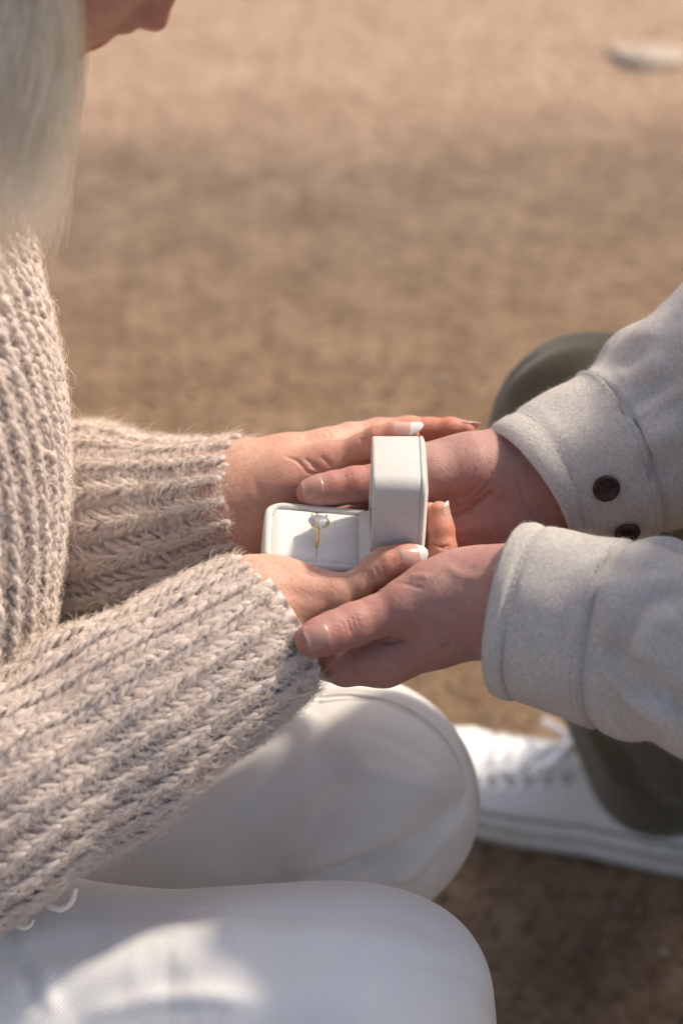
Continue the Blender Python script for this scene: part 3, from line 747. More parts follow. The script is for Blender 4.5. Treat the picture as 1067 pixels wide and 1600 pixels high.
# --- his far (right) hand: palm towards us, thumb along the back edge of the box
ML = hand(
    arm=[(1080, 670, 9, 3.4), (960, 705, 7, 3.1), (880, 738, 5.6, 2.7), (820, 755, 5.2, 2.5)],
    palm=[[(880, 712, 5.4, 2.0), (800, 722, 5.0, 1.75), (650, 728, 4.6, 1.15)], [(880, 775, 5.6, 2.0), (790, 795, 5.2, 1.9)],
          [(800, 755, 5.2, 1.9), (640, 765, 5.2, 1.3)], [(790, 790, 5.2, 1.8), (640, 805, 5.2, 1.25)], [(785, 812, 5.0, 1.75), (650, 838, 4.8, 1.2)],
          [(810, 735, 4.6, 1.7), (735, 735, 3.9, 1.75), (670, 742, 3.3, 1.35)], [(790, 815, 4.6, 1.5), (720, 836, 4.0, 1.4), (670, 845, 4.0, 1.2)]],
    digits={'thumb': [(672, 742, 3.2, 1.30), (630, 748, 2.9, 1.06), (585, 754, 2.6, .95), (555, 758, 2.5, .98), (520, 764, 2.35, .92), (497, 768, 2.25, .85), (484, 770, 2.2, .72)],
            'index': [(645, 765, 4.8, 1.1), (590, 800, 4.4, .95), (520, 830, 4.2, .85), (470, 842, 4.0, .75)], 'middle': [(640, 790, 5.0, 1.1), (570, 845, 4.6, .95), (500, 870, 4.4, .85), (455, 880, 4.3, .75)],
            'ring': [(645, 820, 5.0, 1.05), (590, 870, 4.8, .9), (530, 895, 4.8, .8), (490, 905, 4.8, .7)], 'little': [(650, 840, 4.8, 1.0), (610, 880, 5, .8), (570, 900, 5.2, .7), (540, 910, 5.3, .6)]},
    strokes=[([(676, 806), (705, 806), (735, 797), (757, 780), (770, 768)], -.13, .16), ([(690, 800), (730, 790), (752, 770), (764, 752)], -.05, .12), ([(705, 785), (735, 770), (752, 750)], -.035, .09), ([(745, 790), (752, 770), (748, 745)], -.03, .08),
             ([(725, 780), (745, 765)], -.03, .08), ([(760, 765), (768, 740)], -.025, .08), ([(735, 752), (741, 735)], -.02, .07), ([(790, 780), (800, 800), (815, 812)], -.035, .15), ([(775, 790), (790, 815)], -.03, .12), ([(808, 735), (815, 770), (832, 805)], -.03, .18),
             ([(720, 830), (760, 822), (800, 800)], .04, .4), ([(826, 700), (850, 760), (872, 800)], .04, .35), ([(535, 728), (540, 745)], -.035, .06), ([(543, 727), (549, 742)], -.03, .06), ([(552, 727), (557, 741)], -.025, .05), ([(690, 840), (740, 838)], -.03, .15),
             ([(690, 855), (730, 850), (760, 835)], -.025, .14)],
    flush=[((545, 745, 1.6), 1.6, .55), ((720, 850, 3), 2.4, .6), ((740, 790, 3), 2.0, .35)])
# --- his near (left) hand: cups hers from below, thumb along her wrist
MR = hand(
    arm=[(1040, 1000, -7.6, 2.8), (900, 968, -5.8, 2.7), (800, 945, -4.9, 2.6), (755, 942, -4.3, 2.35)],
    palm=[[(770, 905, -3.6, 1.35), (715, 905, -3.8, 1.22), (668, 920, -4.1, 1.1)], [(752, 952, -3.8, 2.05), (680, 985, -3.4, 1.75), (612, 1022, -2.8, 1.35)], [(750, 955, -2.6, 1.9), (600, 1032, -1.0, 1.25)], [(745, 950, -1.5, 1.8), (600, 1032, .8, 1.2)], [(745, 940, -.4, 1.7), (610, 1020, 2.6, 1.1)],
          [(745, 925, -4.2, 1.7), (690, 932, -4.6, 1.55), (640, 944, -4.8, 1.25)]],
    digits={'thumb': [(672, 934, -4.7, 1.45), (625, 950, -5.0, 1.16), (585, 964, -5.2, 1.04), (553, 976, -5.6, 1.08), (520, 988, -6.1, 1.02), (498, 996, -6.5, .93), (484, 1001, -6.7, .78)],
            'index': [(612, 1024, -2.9, 1.26), (575, 1034, -2.9, 1.10), (540, 1037, -2.5, 1.06), (508, 1030, -1.4, .95), (488, 1012, 0, .8)],
            'middle': [(600, 1034, -1.0, 1.2), (540, 1042, -.4, 1.0), (490, 1032, 1.2, .9), (470, 1012, 2.4, .78)], 'ring': [(600, 1034, .8, 1.15), (545, 1036, 2.2, .95), (500, 1022, 3.8, .85), (480, 1000, 4.8, .72)],
            'little': [(610, 1022, 2.6, 1.0), (565, 1016, 4.4, .8), (530, 1000, 5.8, .7), (515, 985, 6.6, .6)]},
    strokes=[([(560, 1009), (600, 1003), (640, 1001)], -.10, .12), ([(541, 968), (546, 980), (549, 990)], -.035, .06), ([(549, 963), (552, 975), (553, 985)], -.03, .05), ([(534, 972), (538, 983)], -.025, .05), ([(555, 960), (558, 970)], -.025, .05),
             ([(640, 902), (655, 900), (670, 903)], .05, .22), ([(615, 910), (640, 914), (665, 922)], -.03, .12), ([(582, 1022), (584, 1045)], -.03, .07), ([(575, 1025), (577, 1045)], -.02, .06), ([(690, 880), (720, 900), (755, 905)], .04, .3), ([(640, 1058), (650, 1050)], -.06, .14),
             ([(720, 960), (680, 985), (650, 1010)], .03, .3)],
    flush=[((548, 975, -6.2), 1.6, .5), ((480, 1000, -6), 1.4, .4), ((600, 1040, -4), 2.5, .3)],
    ink=[(689, 1008, .11, .55), (695, 1006, .10, .55), (701, 1004, .10, .5), (692, 1011, .08, .4), (611, 932, .035, .9)])

# ------------------------------------------------------------------ the two figures (bodies sewn to their hands and heads)
V3 = Vector
W_EL_N, W_EL_F = P(-190, 1345, -8.5), P(-90, 868, 19)          # her elbows, near and far
W_SH_N, W_SH_F = V3((-.31, -.17, .79)), V3((-.31, .15, .79))
W_KN_N, W_KN_F = P(560, 1592, -1.0), P(553, 1252, 17)
W_HP_N, W_HP_F = V3((-.42, -.13, .325)), V3((-.42, .06, .305))
W_AN_N, W_AN_F = V3((-.17, -.165, .10)), V3((-.20, .06, .10))
tilt = math.radians(41); wf = V3((math.cos(tilt), -.05, -math.sin(tilt))).normalized(); wu = V3((math.sin(tilt), 0, math.cos(tilt)))
W_HD = P(258, 44, -14.5) - wf * .1125 * .93 + wu * .026 * .93
S = Solid((-.62, -.32, 0), (.20, .32, 1.06), .007)
for ch in ([(V3((-.44, -.03, .32)), .125), (V3((-.42, -.02, .46)), .105), (V3((-.33, 0, .62)), .105), (V3((-.30, 0, .74)), .10)],
           [(V3((-.30, -.06, .74)), .085), (V3((-.30, .06, .74)), .085)], [(W_SH_N, .050), (V3((-.30, 0, .79)), .055), (W_SH_F, .050)],
           [(W_HP_N, .085), (W_KN_N, .052)], [(W_HP_F, .085), (W_KN_F, .052)], [(W_KN_N, .05), (W_KN_N.lerp(W_AN_N, .35), .048), (W_AN_N, .033)], [(W_KN_F, .05), (W_KN_F.lerp(W_AN_F, .35), .048), (W_AN_F, .033)],
           [(W_AN_N, .03), (W_AN_N + V3((.10, 0, -.065)), .022), (W_AN_N + V3((.15, 0, -.08)), .016)], [(W_AN_F, .03), (W_AN_F + V3((.10, 0, -.065)), .022), (W_AN_F + V3((.15, 0, -.08)), .016)],
           [(W_SH_N, .045), (W_EL_N, .034)], [(W_SH_F, .045), (W_EL_F, .034)], [(W_EL_N, .037), (HR['arm'][0][0], .032), (HR['arm'][1][0], .027)], [(W_EL_F, .037), (HL['arm'][0][0], .033), (HL['arm'][1][0], .028)],
           [(V3((-.29, 0, .80)), .056), (W_HD - wf * .022 - wu * .088, .051), (W_HD - wf * .022 - wu * .080, .050)]):
    add_chain(S, ch, .03)
HDW = head(W_HD, wf, wu, .93)
def jt(part):
    a, b = part['arm'][0][0], part['arm'][1][0]; d = (b - a).normalized(); return (part, a.lerp(b, .45), d, .058)
nk0, nk1 = V3((-.29, 0, .80)), W_HD - wf * .02 - wu * .07
hd_j = (HDW, W_HD - wf * .022 - wu * .085, wu, .085)
body_w = body_mesh('body', woman, M['skin_w'], S, [jt(HR), jt(HL), hd_j])

M_EL_N, M_EL_F = P(1450, 1085, -14), P(1400, 430, 9)
M_SH_N, M_SH_F = V3((.48, -.17, .88)), V3((.48, .22, .89))
toe_g = G(640, 1218); dirn = (G(1067, 1374) - G(760, 1296)).normalized()
M_KN_F, M_AN_F = P(925, 682, 27), P(1008, 1212, 63)
M_HP_F, M_HP_N = V3((.60, .14, .40)), V3((.62, -.09, .40))
M_KN_N, M_AN_N = V3((.50, -.22, .075)), V3((.90, -.20, .08))
mt_ = math.radians(33); mf = V3((-math.cos(mt_), -.02, -math.sin(mt_))).normalized(); mu = V3((-math.sin(mt_), 0, math.cos(mt_)))
M_HD = V3((.385, .02, 1.085))
S = Solid((.08, -.36, 0), (1.12, .46, 1.22), .008)
for ch in ([(V3((.61, .02, .42)), .125), (V3((.58, .02, .56)), .115), (V3((.52, .02, .74)), .12), (V3((.49, .02, .82)), .11)],
           [(V3((.50, -.08, .80)), .09), (V3((.50, .12, .80)), .09)], [(M_SH_N, .062), (V3((.48, .02, .90)), .065), (M_SH_F, .062)],
           [(M_HP_F, .09), (M_KN_F, .056)], [(M_HP_N, .09), (M_KN_N, .056)], [(M_KN_F, .054), (M_KN_F.lerp(M_AN_F, .35), .052), (M_AN_F, .037)], [(M_KN_N, .054), (M_KN_N.lerp(M_AN_N, .35), .052), (M_AN_N, .037)],
           [(M_AN_F, .034), (toe_g + dirn * .14 + V3((0, 0, .042)), .020)], [(M_AN_N, .034), (M_AN_N + V3((.02, 0, -.03)), .026)],
           [(M_SH_N, .050), (M_EL_N, .036)], [(M_SH_F, .050), (M_EL_F, .036)], [(M_EL_N, .034), (MR['arm'][0][0], .034), (MR['arm'][1][0], .030)], [(M_EL_F, .034), (ML['arm'][0][0], .034), (ML['arm'][1][0], .031)],
           [(V3((.48, .02, .90)), .062), (M_HD - mf * .022 - mu * .095, .056), (M_HD - mf * .022 - mu * .087, .055)]):
    add_chain(S, ch, .03)
HDM = head(M_HD, mf, mu, 1.02, .0024, True)
hd_m = (HDM, M_HD - mf * .022 - mu * .092, mu, .092)
body_m = body_mesh('body', man, M['skin_m'], S, [jt(MR), jt(ML), hd_m])

# nails
NW = [M['nail_w'], M['nail_tip']]; NM = [M['nail_m'], M['nail_mt']]
nail(HL, 'thumb', (.10, .72, -.70), 1.15, 1.10, .66, NW, woman, 'almond')
nail(HL, 'index', (.35, .80, .35), 1.0, .95, .50, NW, woman, 'almond')
nail(HR, 'thumb', (.12, .40, -.90), 1.35, 1.15, .42, NW, woman, 'almond')
nail(HR, 'index', (.92, .1, -.30), .95, .95, .24, NW, woman, 'almond')
nail(HR, 'middle', (.88, .2, -.35), .9, .9, .16, NW, woman, 'almond')
nail(ML, 'thumb', (-.05, .42, -.90), 1.15, 1.12, .08, NM, man)
nail(MR, 'thumb', (-.10, .10, -.99), 1.30, 1.20, .06, NM, man)

# hair: hers falls from the parting down both sides of the bent head
def long_hair():
    T = HDW['T']; pts = []; K = 11000; Sg = 22
    for i in range(K):
        sgn = -1 if i % 5 < 3 else 1
        a = RNG.uniform(-9.2, 6.2); k_ = math.sqrt(max(1 - ((a + .8) / 10.4) ** 2, .04)); lay = RNG.random() * .8
        ra, rz = (8.0 + lay) * k_, (9.2 + lay) * k_
        phi_end = math.radians(RNG.uniform(84, 98) if sgn < 0 else RNG.uniform(92, 102)); p = []
        n1 = 9
        for j in range(n1):
            ph = phi_end * j / (n1 - 1) + .02
            u_ = j / (n1 - 1); lim_ = 1.7 if sgn < 0 else -3.4; aa = a if a < lim_ else a + (lim_ + (a - lim_) * .08 - a) * u_ ** .8
            p.append(T(aa, sgn * ra * math.sin(ph), 3.0 + rz * math.cos(ph)))
        e = p[-1]; L = RNG.uniform(.13, .20) if a > 1 else RNG.uniform(.10, .24)
        zend = RNG.uniform(.785, .90) if a > 0 else max(.865, .895 + RNG.normal(0, .03)); L = max(e.z - zend, .06) * RNG.uniform(.86, 1.04) if a > -4 else L
        ox, oy, w0 = RNG.normal(0, .004), RNG.normal(0, .006) + sgn * RNG.uniform(0, .012), RNG.uniform(0, 6)
        conv = -.13 - e.x if a > 0 else 0
        for j in range(1, Sg - n1 + 1):
            q = j / (Sg - n1)
            p.append(e + V3((ox * q + .004 * math.sin(w0 + q * 4) * q + (-.022 * q * q if a > 0 else 0), oy * q + .004 * math.cos(w0 + q * 4) * q, -L * q)))
        pts.append([list(x) for x in p])
    for i in range(5000):      # the back of the head
        be = math.radians(RNG.uniform(-88, 88)); lay = RNG.random() * .8; p = []
        for j in range(9):
            ph = math.radians(4 + 94 * j / 8); p.append(T(-.8 - (10.0 + lay) * math.sin(ph) * math.cos(be), (7.9 + lay) * math.sin(ph) * math.sin(be), 3.0 + (9.0 + lay) * math.cos(ph)))
        e = p[-1]; L = RNG.uniform(.10, .20); ox, oy = RNG.normal(-.01, .008), RNG.normal(0, .008)
        for j in range(1, 14):
            q = j / 13; p.append(e + V3((ox * q - .05 * q * (1 - q), oy * q, -L * q)))
        pts.append([list(x) for x in p])
    return np.array(pts)
rad = np.full(22, .00024); rad[-4:] = [.00022, .0002, .00016, .00008]
keep(hair_curves('hair', long_hair(), rad, M['blonde']), woman)
def short_hair():
    T = HDM['T']; pts = []
    for i in range(16000):
        d = RNG.normal(0, 1, 3); d /= np.linalg.norm(d)
        if d[2] < -.35 or (d[0] > .55 and d[2] < .55) or (d[0] > .1 and d[2] < .05): continue
        p0 = (-.8 + 9.6 * d[0], 7.4 * d[1], 3.2 + 8.5 * d[2]); L = 3.2 if d[2] > .2 else 1.2
        q = []
        for j in range(5):
            t = j / 4; q.append(list(T(p0[0] + d[0] * L * t * .5 + L * t * t * .5, p0[1] + d[1] * L * t * .6, p0[2] + d[2] * L * t * .7 - .4 * t * t)))
        pts.append(q)
    return np.array(pts)
keep(hair_curves('hair', short_hair(), np.array([.0007, .0007, .0006, .0005, .0002]), M['brown']), man)

# ------------------------------------------------------------------ knit sweater: every stitch is a pair of yarns
def knit(tube, x0, x1, th0, th1, ncol, row, yarn=.0030, lift=.0030, full=True, fuzz=0):
    """ncol columns between th0 and th1, alternately proud ribs and sunk ones; returns meshes of yarn and fibres"""
    rows = int((x1 - x0) / row); Sg = 7
    c, r, s_ = np.meshgrid(np.arange(ncol), np.arange(rows), np.array([-1, 1]), indexing='ij')
    c, r, s_ = c.ravel(), r.ravel(), s_.ravel(); K = len(c)
    dth = (th1 - th0) / ncol; up = (c % 2 == 0)
    t = np.linspace(0, 1, Sg)[None, :]
    jit = RNG.normal(0, 1, (K, 6))
    thc = th0 + (c + .5) * dth + jit[:, 0] * dth * .04
    # proud rib: narrow chain of Vs; sunk rib: wide lazy loops lying the other way
    wd = np.where(up, .36, .78) * dth * (1 + jit[:, 1] * .09)
    off = wd[:, None] * s_[:, None] * np.where(up[:, None], .06 + .80 * t ** .8, .98 - .85 * t)
    xx = x0 + (r[:, None] + jit[:, 2:3] * .13 + np.where(up[:, None], 1.55, 1.35) * (t - .15) * np.where(up[:, None], 1, 1)) * row
    hh = np.where(up[:, None], lift, -lift * .45) + yarn * .55 * np.sin(math.pi * t) ** .7 * (1 + jit[:, 3:4] * .25) - np.where(up[:, None], t * yarn * .75, 0) + jit[:, 4:5] * yarn * .12
    th = thc[:, None] + off
    pos, nrm = tube.at(np.clip(xx, .0022, tube.len), th, hh)
    rad = yarn * np.where(up[:, None], .52, .56) * (.30 + .70 * np.sin(math.pi * np.clip(t * .94 + .03, 0, 1)) ** .6) * (1 + jit[:, 5:6] * .18)
    v, f = tubes_np(pos, nrm, rad, 6)
    fz = None
    if fuzz:
        n = fuzz; i = RNG.integers(0, K, n); p0 = pos[i, 3]; nn = nrm[i, 3]
        L = RNG.uniform(.0022, .0075, n) * np.where(RNG.random(n) < .03, 2.0, 1.0)
        tg = RNG.normal(0, 1, (n, 3)); tg -= (tg * nn).sum(1)[:, None] * nn; tg /= np.linalg.norm(tg, axis=1, keepdims=True)
        tg2 = np.cross(nn, tg) * RNG.normal(0, .8, (n, 1)); rise = RNG.uniform(.12, .7, n)[:, None]
        q = np.linspace(0, 1, 6)
        fz = np.stack([p0 + nn * (.0008 + L[:, None] * rise * math.sin(x * 2.0) * .8) + L[:, None] * (tg * x + tg2 * x * x * .7) for x in q], 1)
    return (v, f), fz
def rib_sheet(tube, x0, x1, ncol, ns, lift, th0=0.0, curl=True, tail=True):
    """the closed cloth under the stitches"""
    xs = np.linspace(x0, x1, ns); nt = ncol * 6; th = th0 + 2 * math.pi * np.arange(nt) / nt
    X, TH = np.meshgrid(xs, th, indexing='ij')
    H = -lift * .6 + lift * .9 * np.cos(ncol / 2 * (TH - th0) - math.pi * 2 / ncol * ncol / 4 * 0)
    p, n = tube.at(X, TH, H)
    rows = [p[i] for i in range(ns)]
    if curl:   # rolled edge turning into the sleeve
        q, n0 = tube.at(np.full(nt, x0), th, np.full(nt, 0.0)); tg = -tube.t[0] if x0 < tube.len / 2 else tube.t[-1]
        pre = [tube.at(np.full(nt, x0 + .03), th, np.full(nt, -.0075))[0], tube.at(np.full(nt, x0 + .004), th, np.full(nt, -.0070))[0], q + n0 * -.0045 + tg * .0018, q + n0 * -.001 + tg * .0024]
        rows = pre + rows
    v = np.concatenate(rows); return v, grid_faces(len(rows), nt)[:, ::-1] if True else None
def cm(lst): return [(P(*c[:3]), c[3] * .01, (c[4] if len(c) > 4 else c[3]) * .01) for c in lst]
def ww(p, ra, rb=None): return (p, ra, rb or ra)

sl_near = Tube(cm([(436, 969, -2.8, 3.25, 3.5), (395, 995, -3.2, 3.6, 3.8), (335, 1034, -4.0, 4.2, 4.1), (240, 1094, -5.0, 4.55, 4.45), (140, 1155, -6.0, 4.9, 4.85), (30, 1224, -7.0, 5.2, 5.1), (-90, 1300, -8.0, 5.4, 5.3), (-200, 1345, -9.0, 5.8, 5.8)])
               + [ww(W_EL_N.lerp(W_SH_N, .25) + V3((-.015, -.01, 0)), .062), ww(W_EL_N.lerp(W_SH_N, .7), .070), ww(W_SH_N + V3((0, 0, -.01)), .080), ww(W_SH_N + V3((0, .05, .012)), .084), ww(W_SH_N + V3((.005, .12, .0)), .070)], -FX, 300,
               lambda x, th: .0026 * np.sin(x * 75 + 2.5 * np.cos(th)) * np.clip((x - .03) * 12, 0, 1) + .0035 * np.sin(x * 52 + 3.1 * np.cos(th + .7)) * np.clip((x - .12) * 9, 0, 1) + .005 * np.exp(-((x - .215) / .02) ** 2) * np.cos(th - .6) + .003 * np.sin(x * 40 + th * 2) * np.clip((x - .1) * 8, 0, 1))
sl_far = Tube(cm([(402, 784, 6.9, 3.2, 3.2), (360, 792, 7.6, 3.35, 3.45), (300, 806, 8.6, 3.6, 4.1), (230, 820, 9.6, 4.0, 4.95), (160, 833, 11, 4.4, 5.65), (80, 846, 13, 4.8, 6.0), (-20, 858, 16, 5.4, 6.0), (-100, 864, 19, 5.8, 5.8)])
              + [ww(W_EL_F.lerp(W_SH_F, .3) + V3((-.015, .01, 0)), .062), ww(W_EL_F.lerp(W_SH_F, .7), .070), ww(W_SH_F + V3((0, 0, -.01)), .080), ww(W_SH_F + V3((0, -.05, .012)), .084), ww(W_SH_F + V3((.005, -.12, .0)), .070)], -FX, 300,
              lambda x, th: .0030 * np.sin(x * 78 + 1.5 * np.cos(th) + .6) * np.clip((x - .02) * 14, 0, 1) + .002 * np.sin(x * 33 + th * 2))
tz = [(-.21, -.27, .150, .185), (-.16, -.205, .150, .190), (-.12, -.172, .145, .190), (-.08, -.160, .140, .187), (-.03, -.150, .138, .184), (.03, -.1445, .135, .182), (.08, -.1465, .130, .182), (.13, -.154, .122, .184), (.17, -.163, .114, .188), (.205, -.173, .106, .190), (.24, -.192, .098, .178), (.262, -.215, .088, .145), (.278, -.238, .072, .10), (.300, -.232, .066, .075), (.330, -.215, .062, .066)]
torso = Tube([(V3((fr - a, -.01, .60 + z)), a, b) for z, fr, a, b in tz], RX, 300, lambda x, th: .003 * np.sin(x * 24 + th * 3) * np.cos(th * 2.0 + 1) + .0035 * np.cos(th * 7 + x * 9) * np.clip((.36 - x) * 6, 0, 1), fixed=(RX, V3((0, 1, 0))))
parts, fzs = [], []
for tb, n, x1 in ((sl_near, 42, .40), (sl_far, 36, .36)):
    (v, f), fz = knit(tb, .001, x1, 0, 2 * math.pi, n, .0060, .0030, .0032, True, 120000); parts.append((v, f)); fzs.append(fz)
    parts.append(rib_sheet(tb, .0, tb.len, n, 90, .0028))
(v, f), fz = knit(torso, .004, torso.len - .01, -1.75, .95, 56, .0062, .0030, .0032, False, 90000); parts.append((v, f)); fzs.append(fz)
nt_ = 54 * 2 * math.pi / 2.7
v, f = rib_sheet(torso, 0, torso.len, 126, 90, .0026, -1.75, False); parts.append((v, f))
v, f = merge(parts); sweater = keep(mesh_np('sweater', v, f, M['yarn']), woman); print('sweater quads', len(f[0]))
sweater['label'] = 'chunky cream rib-knit sweater'
fz = keep(hair_curves('wool_fuzz', np.concatenate(fzs), np.array([.00007, .000065, .00006, .000055, .00005, .00002]), M['fuzz']), woman)
fz.parent = sweater; fz.matrix_parent_inverse = Matrix.Identity(4)
sweater_inv = sweater.matrix_parent_inverse.copy()

# ------------------------------------------------------------------ trousers
def twill_coord(v, legs):
    best = np.full(len(v), 9.0); out = np.zeros(len(v))
    for leg in legs:
        run = 0.0
        for a, b in zip(leg[:1], leg[1:2]):
            a_, b_ = np.array(a), np.array(b); ab = b_ - a_; L = np.linalg.norm(ab); ab /= L
            t = (v - a_) @ ab; q = v - a_ - t[:, None] * ab; d = np.linalg.norm(q, axis=1)
            n = np.cross(ab, (0, 1, 0)); n /= np.linalg.norm(n); m = np.cross(ab, n)
            c = d < best; best[c] = d[c]; out[c] = (run + t + .075 * .8 * np.arctan2(q @ m, q @ n))[c]; run += L
    return out
def trousers(name, chains, lo, hi, h, k, strokes, mat, owner, bump=None, legs=(), seams=()):
    S = Solid(lo, hi, h)
    for c in chains: add_chain(S, c, k, k)
    v, f = nets(S); v = relax(v, f, 3)
    if bump is not None: v = v + vnormals(v, f) * bump(v)[:, None]
    v = emboss(v, f, strokes, 1.9)
    o = keep(mesh_np(name, v, f, mat, attrs=dict(twill=twill_coord(v, legs)) if legs else None), owner)
    for run, off in seams:      # felled side seams: two rows of raised stitching on the cloth
        bq = bvh_np(v, f)
        for dy in off:
            hp = [bq.ray_cast(CAM, ray(px, py + dy))[0] for px, py in run]; hp = [h_ for h_ in hp if h_ is not None]
            if len(hp) > 3: s_ = mesh_np('seam', *wire(hp, .0009, 60, 6), mat); s_.parent = o
    return o
trousers('trousers', [[(V3((-.44, -.03, .345)), .150), (V3((-.42, -.02, .43)), .135)],
                      [(W_HP_N, .098), (W_HP_N.lerp(W_KN_N, .55) + V3((0, 0, .004)), .080), (W_KN_N + V3((-.012, 0, -.002)), .064)], [(P(380, 1590, -1.5), .060), (P(500, 1570, -1), .053), (P(613, 1553, -1), .0455), (P(621, 1690, -1), .0455), (P(570, 1700, -1), .05)],
                      [(W_HP_F, .098), (W_HP_F.lerp(W_KN_F, .55) + V3((0, 0, .004)), .084), (W_KN_F + V3((-.006, 0, -.002)), .071), (W_KN_F, .069)],
                      [(W_KN_N, .060), (W_KN_N.lerp(W_AN_N, .35), .062), (W_AN_N + V3((.01, 0, .03)), .056)], [(W_KN_F, .060), (W_KN_F.lerp(W_AN_F, .35), .058), (W_AN_F + V3((.01, 0, .03)), .056)]],
         (-.62, -.30, .02), (.18, .24, .62), .0024, .022,
         [([(200, 1450), (380, 1446), (540, 1452)], .10, 1.0),
          ([(0, 1590), (60, 1560), (120, 1530), (190, 1512), (260, 1505)], .16, 1.5), ([(70, 1596), (150, 1556), (230, 1535), (300, 1530)], -.12, 1.5), ([(20, 1500), (100, 1480), (180, 1470)], -.10, 1.0), ([(300, 1590), (480, 1560), (600, 1575)], .12, 1.6),
          ([(495, 1090), (570, 1088), (640, 1108), (690, 1146), (722, 1196), (737, 1250)], -.17, .22), ([(495, 1080), (570, 1078), (645, 1098), (698, 1138), (730, 1190)], .10, .35),
          ([(190, 1362), (300, 1270), (420, 1170), (490, 1110)], .22, 1.0), ([(335, 1366), (450, 1260), (560, 1180)], -.28, 1.3), ([(440, 1368), (530, 1330), (630, 1250), (690, 1190)], .30, 1.1), ([(540, 1370), (600, 1350), (690, 1290), (730, 1240)], -.30, .9),
          ([(600, 1372), (640, 1362), (700, 1310), (735, 1255)], .22, .7), ([(500, 1366), (560, 1354), (640, 1330)], -.25, .5), ([(660, 1372), (690, 1330), (735, 1260)], -.12, .4),
          ([(650, 1370), (676, 1336), (722, 1266), (731, 1225)], -.12, .18), ([(470, 1372), (520, 1362), (580, 1348), (640, 1318)], -.26, .32), ([(500, 1373), (560, 1364), (620, 1345)], .22, .32), ([(400, 1366), (470, 1330), (520, 1270)], -.10, .5), ([(260, 1362), (330, 1300), (400, 1220)], .12, .8),
          ([(560, 1140), (640, 1170), (690, 1215)], -.05, .4), ([(540, 1200), (620, 1215), (700, 1250)], .06, .5), ([(600, 1290), (660, 1275), (715, 1262)], -.06, .3),
          ([(150, 1428), (300, 1426), (440, 1430), (540, 1442)], -.07, .3), ([(560, 1425), (640, 1440), (700, 1475)], -.05, .4), ([(420, 1470), (560, 1462), (680, 1490)], .05, .6), ([(300, 1450), (460, 1440)], -.05, .5),
          ([(620, 1500), (700, 1510), (755, 1540)], -.06, .35), ([(600, 1560), (690, 1560), (765, 1585)], .06, .4), ([(100, 1420), (220, 1430), (330, 1440)], -.05, .5), ([(0, 1470), (40, 1520), (50, 1580)], -.16, .35), ([(20, 1455), (70, 1520), (85, 1590)], .10, .4),
          ([(120, 1590), (230, 1560), (330, 1556), (420, 1570)], .10, .6), ([(160, 1450), (240, 1475), (300, 1510)], .04, .8)],
         M['white_twill'], woman, lambda v: .0016 * np.sin(v[:, 0] * 38 + v[:, 1] * 25) * np.sin(v[:, 2] * 30 + v[:, 0] * 11), [(W_HP_N, W_KN_N, W_AN_N), (W_HP_F, W_KN_F, W_AN_F)], [([(500, 1092), (540, 1088), (580, 1091), (620, 1102), (655, 1120), (685, 1145), (708, 1175), (724, 1208), (732, 1240)], (-4, 5))])
v1, f1 = wire([P(118, 1388, -6.5), P(112, 1408, -6.6), P(97, 1420, -6.6), P(82, 1417, -6.5), P(73, 1410, -6.2)], .0017, 24, 8)
v2, f2 = wire([P(8, 1432, -6.3), P(22, 1444, -6.5), P(36, 1450, -6.6), P(46, 1447, -6.4), P(52, 1438, -6.1)], .0011, 20, 8)
v3, f3 = wire([P(73, 1410, -6.2), P(60, 1400, -5.2), P(30, 1410, -5.2), P(8, 1432, -6.3)], .0012, 16, 8)
v, f = merge([(v1, f1), (v2, f2), (v3, f3)]); keep(mesh_np('drawstring', v, f, M['cord']), woman)

hem = P(1012, 1200, 59)
trousers('trousers', [[(V3((.61, .02, .43)), .150), (V3((.59, .02, .52)), .140)],
                      [(M_HP_F, .105), (M_HP_F.lerp(M_KN_F, .5), .088), (M_KN_F, .0625)], [(M_HP_N, .105), (M_HP_N.lerp(M_KN_N, .5), .088), (M_KN_N, .068)],
                      [(M_KN_F, .060), (M_KN_F.lerp(hem, .4) + V3((.01, 0, 0)), .070), (hem + V3((.01, 0, .01)), .061)], [(M_KN_N, .066), (M_KN_N.lerp(M_AN_N, .4), .068), (M_AN_N, .06)]],
         (.06, -.34, .0), (1.12, .50, .70), .0046, .022,
         [([(785, 630), (825, 585), (880, 555), (940, 548)], .14, .8), ([(800, 655), (840, 612), (900, 590)], -.16, .7), ([(790, 600), (830, 560)], -.10, .5), ([(960, 1150), (1000, 1230), (1060, 1290)], -.25, .9), ([(1045, 1160), (1062, 1240)], .3, .8), ([(920, 1140), (960, 1220)], .2, .8)],
         M['olive'], man, lambda v: .0018 * np.sin(v[:, 0] * 30 + v[:, 2] * 34) * np.sin(v[:, 1] * 28 + v[:, 2] * 9))

# ------------------------------------------------------------------ wool jacket
def tube_mesh(tb, x0, x1, ns, nt, rim=None, th0=0.0):
    th = th0 + 2 * math.pi * np.arange(nt) / nt; xs = np.linspace(x0, x1, ns)
    X, TH = np.meshgrid(xs, th, indexing='ij'); p, n = tb.at(X, TH); rows = [p[i] for i in range(ns)]
    if rim:
        q, n0 = tb.at(np.full(nt, x0), th); tg = -tb.t[0]; pre = []
        for dx, dh in ((.05, -1.0), (.02, -1.0), (.004, -1.0), (-.0005, -.93), (-.0018, -.72), (-.0024, -.5), (-.0018, -.2), (-.0004, -.03)):
            pp, nn = tb.at(np.full(nt, x0 + max(dx, 0)), th, np.full(nt, dh * rim)); pre.append(pp + tg * max(-dx, 0))
        rows = pre + rows
    return np.concatenate(rows), grid_faces(len(rows), nt)[:, ::-1]
def gauss(x, m, s): return np.exp(-((x - m) / s) ** 2)
CUF = .052
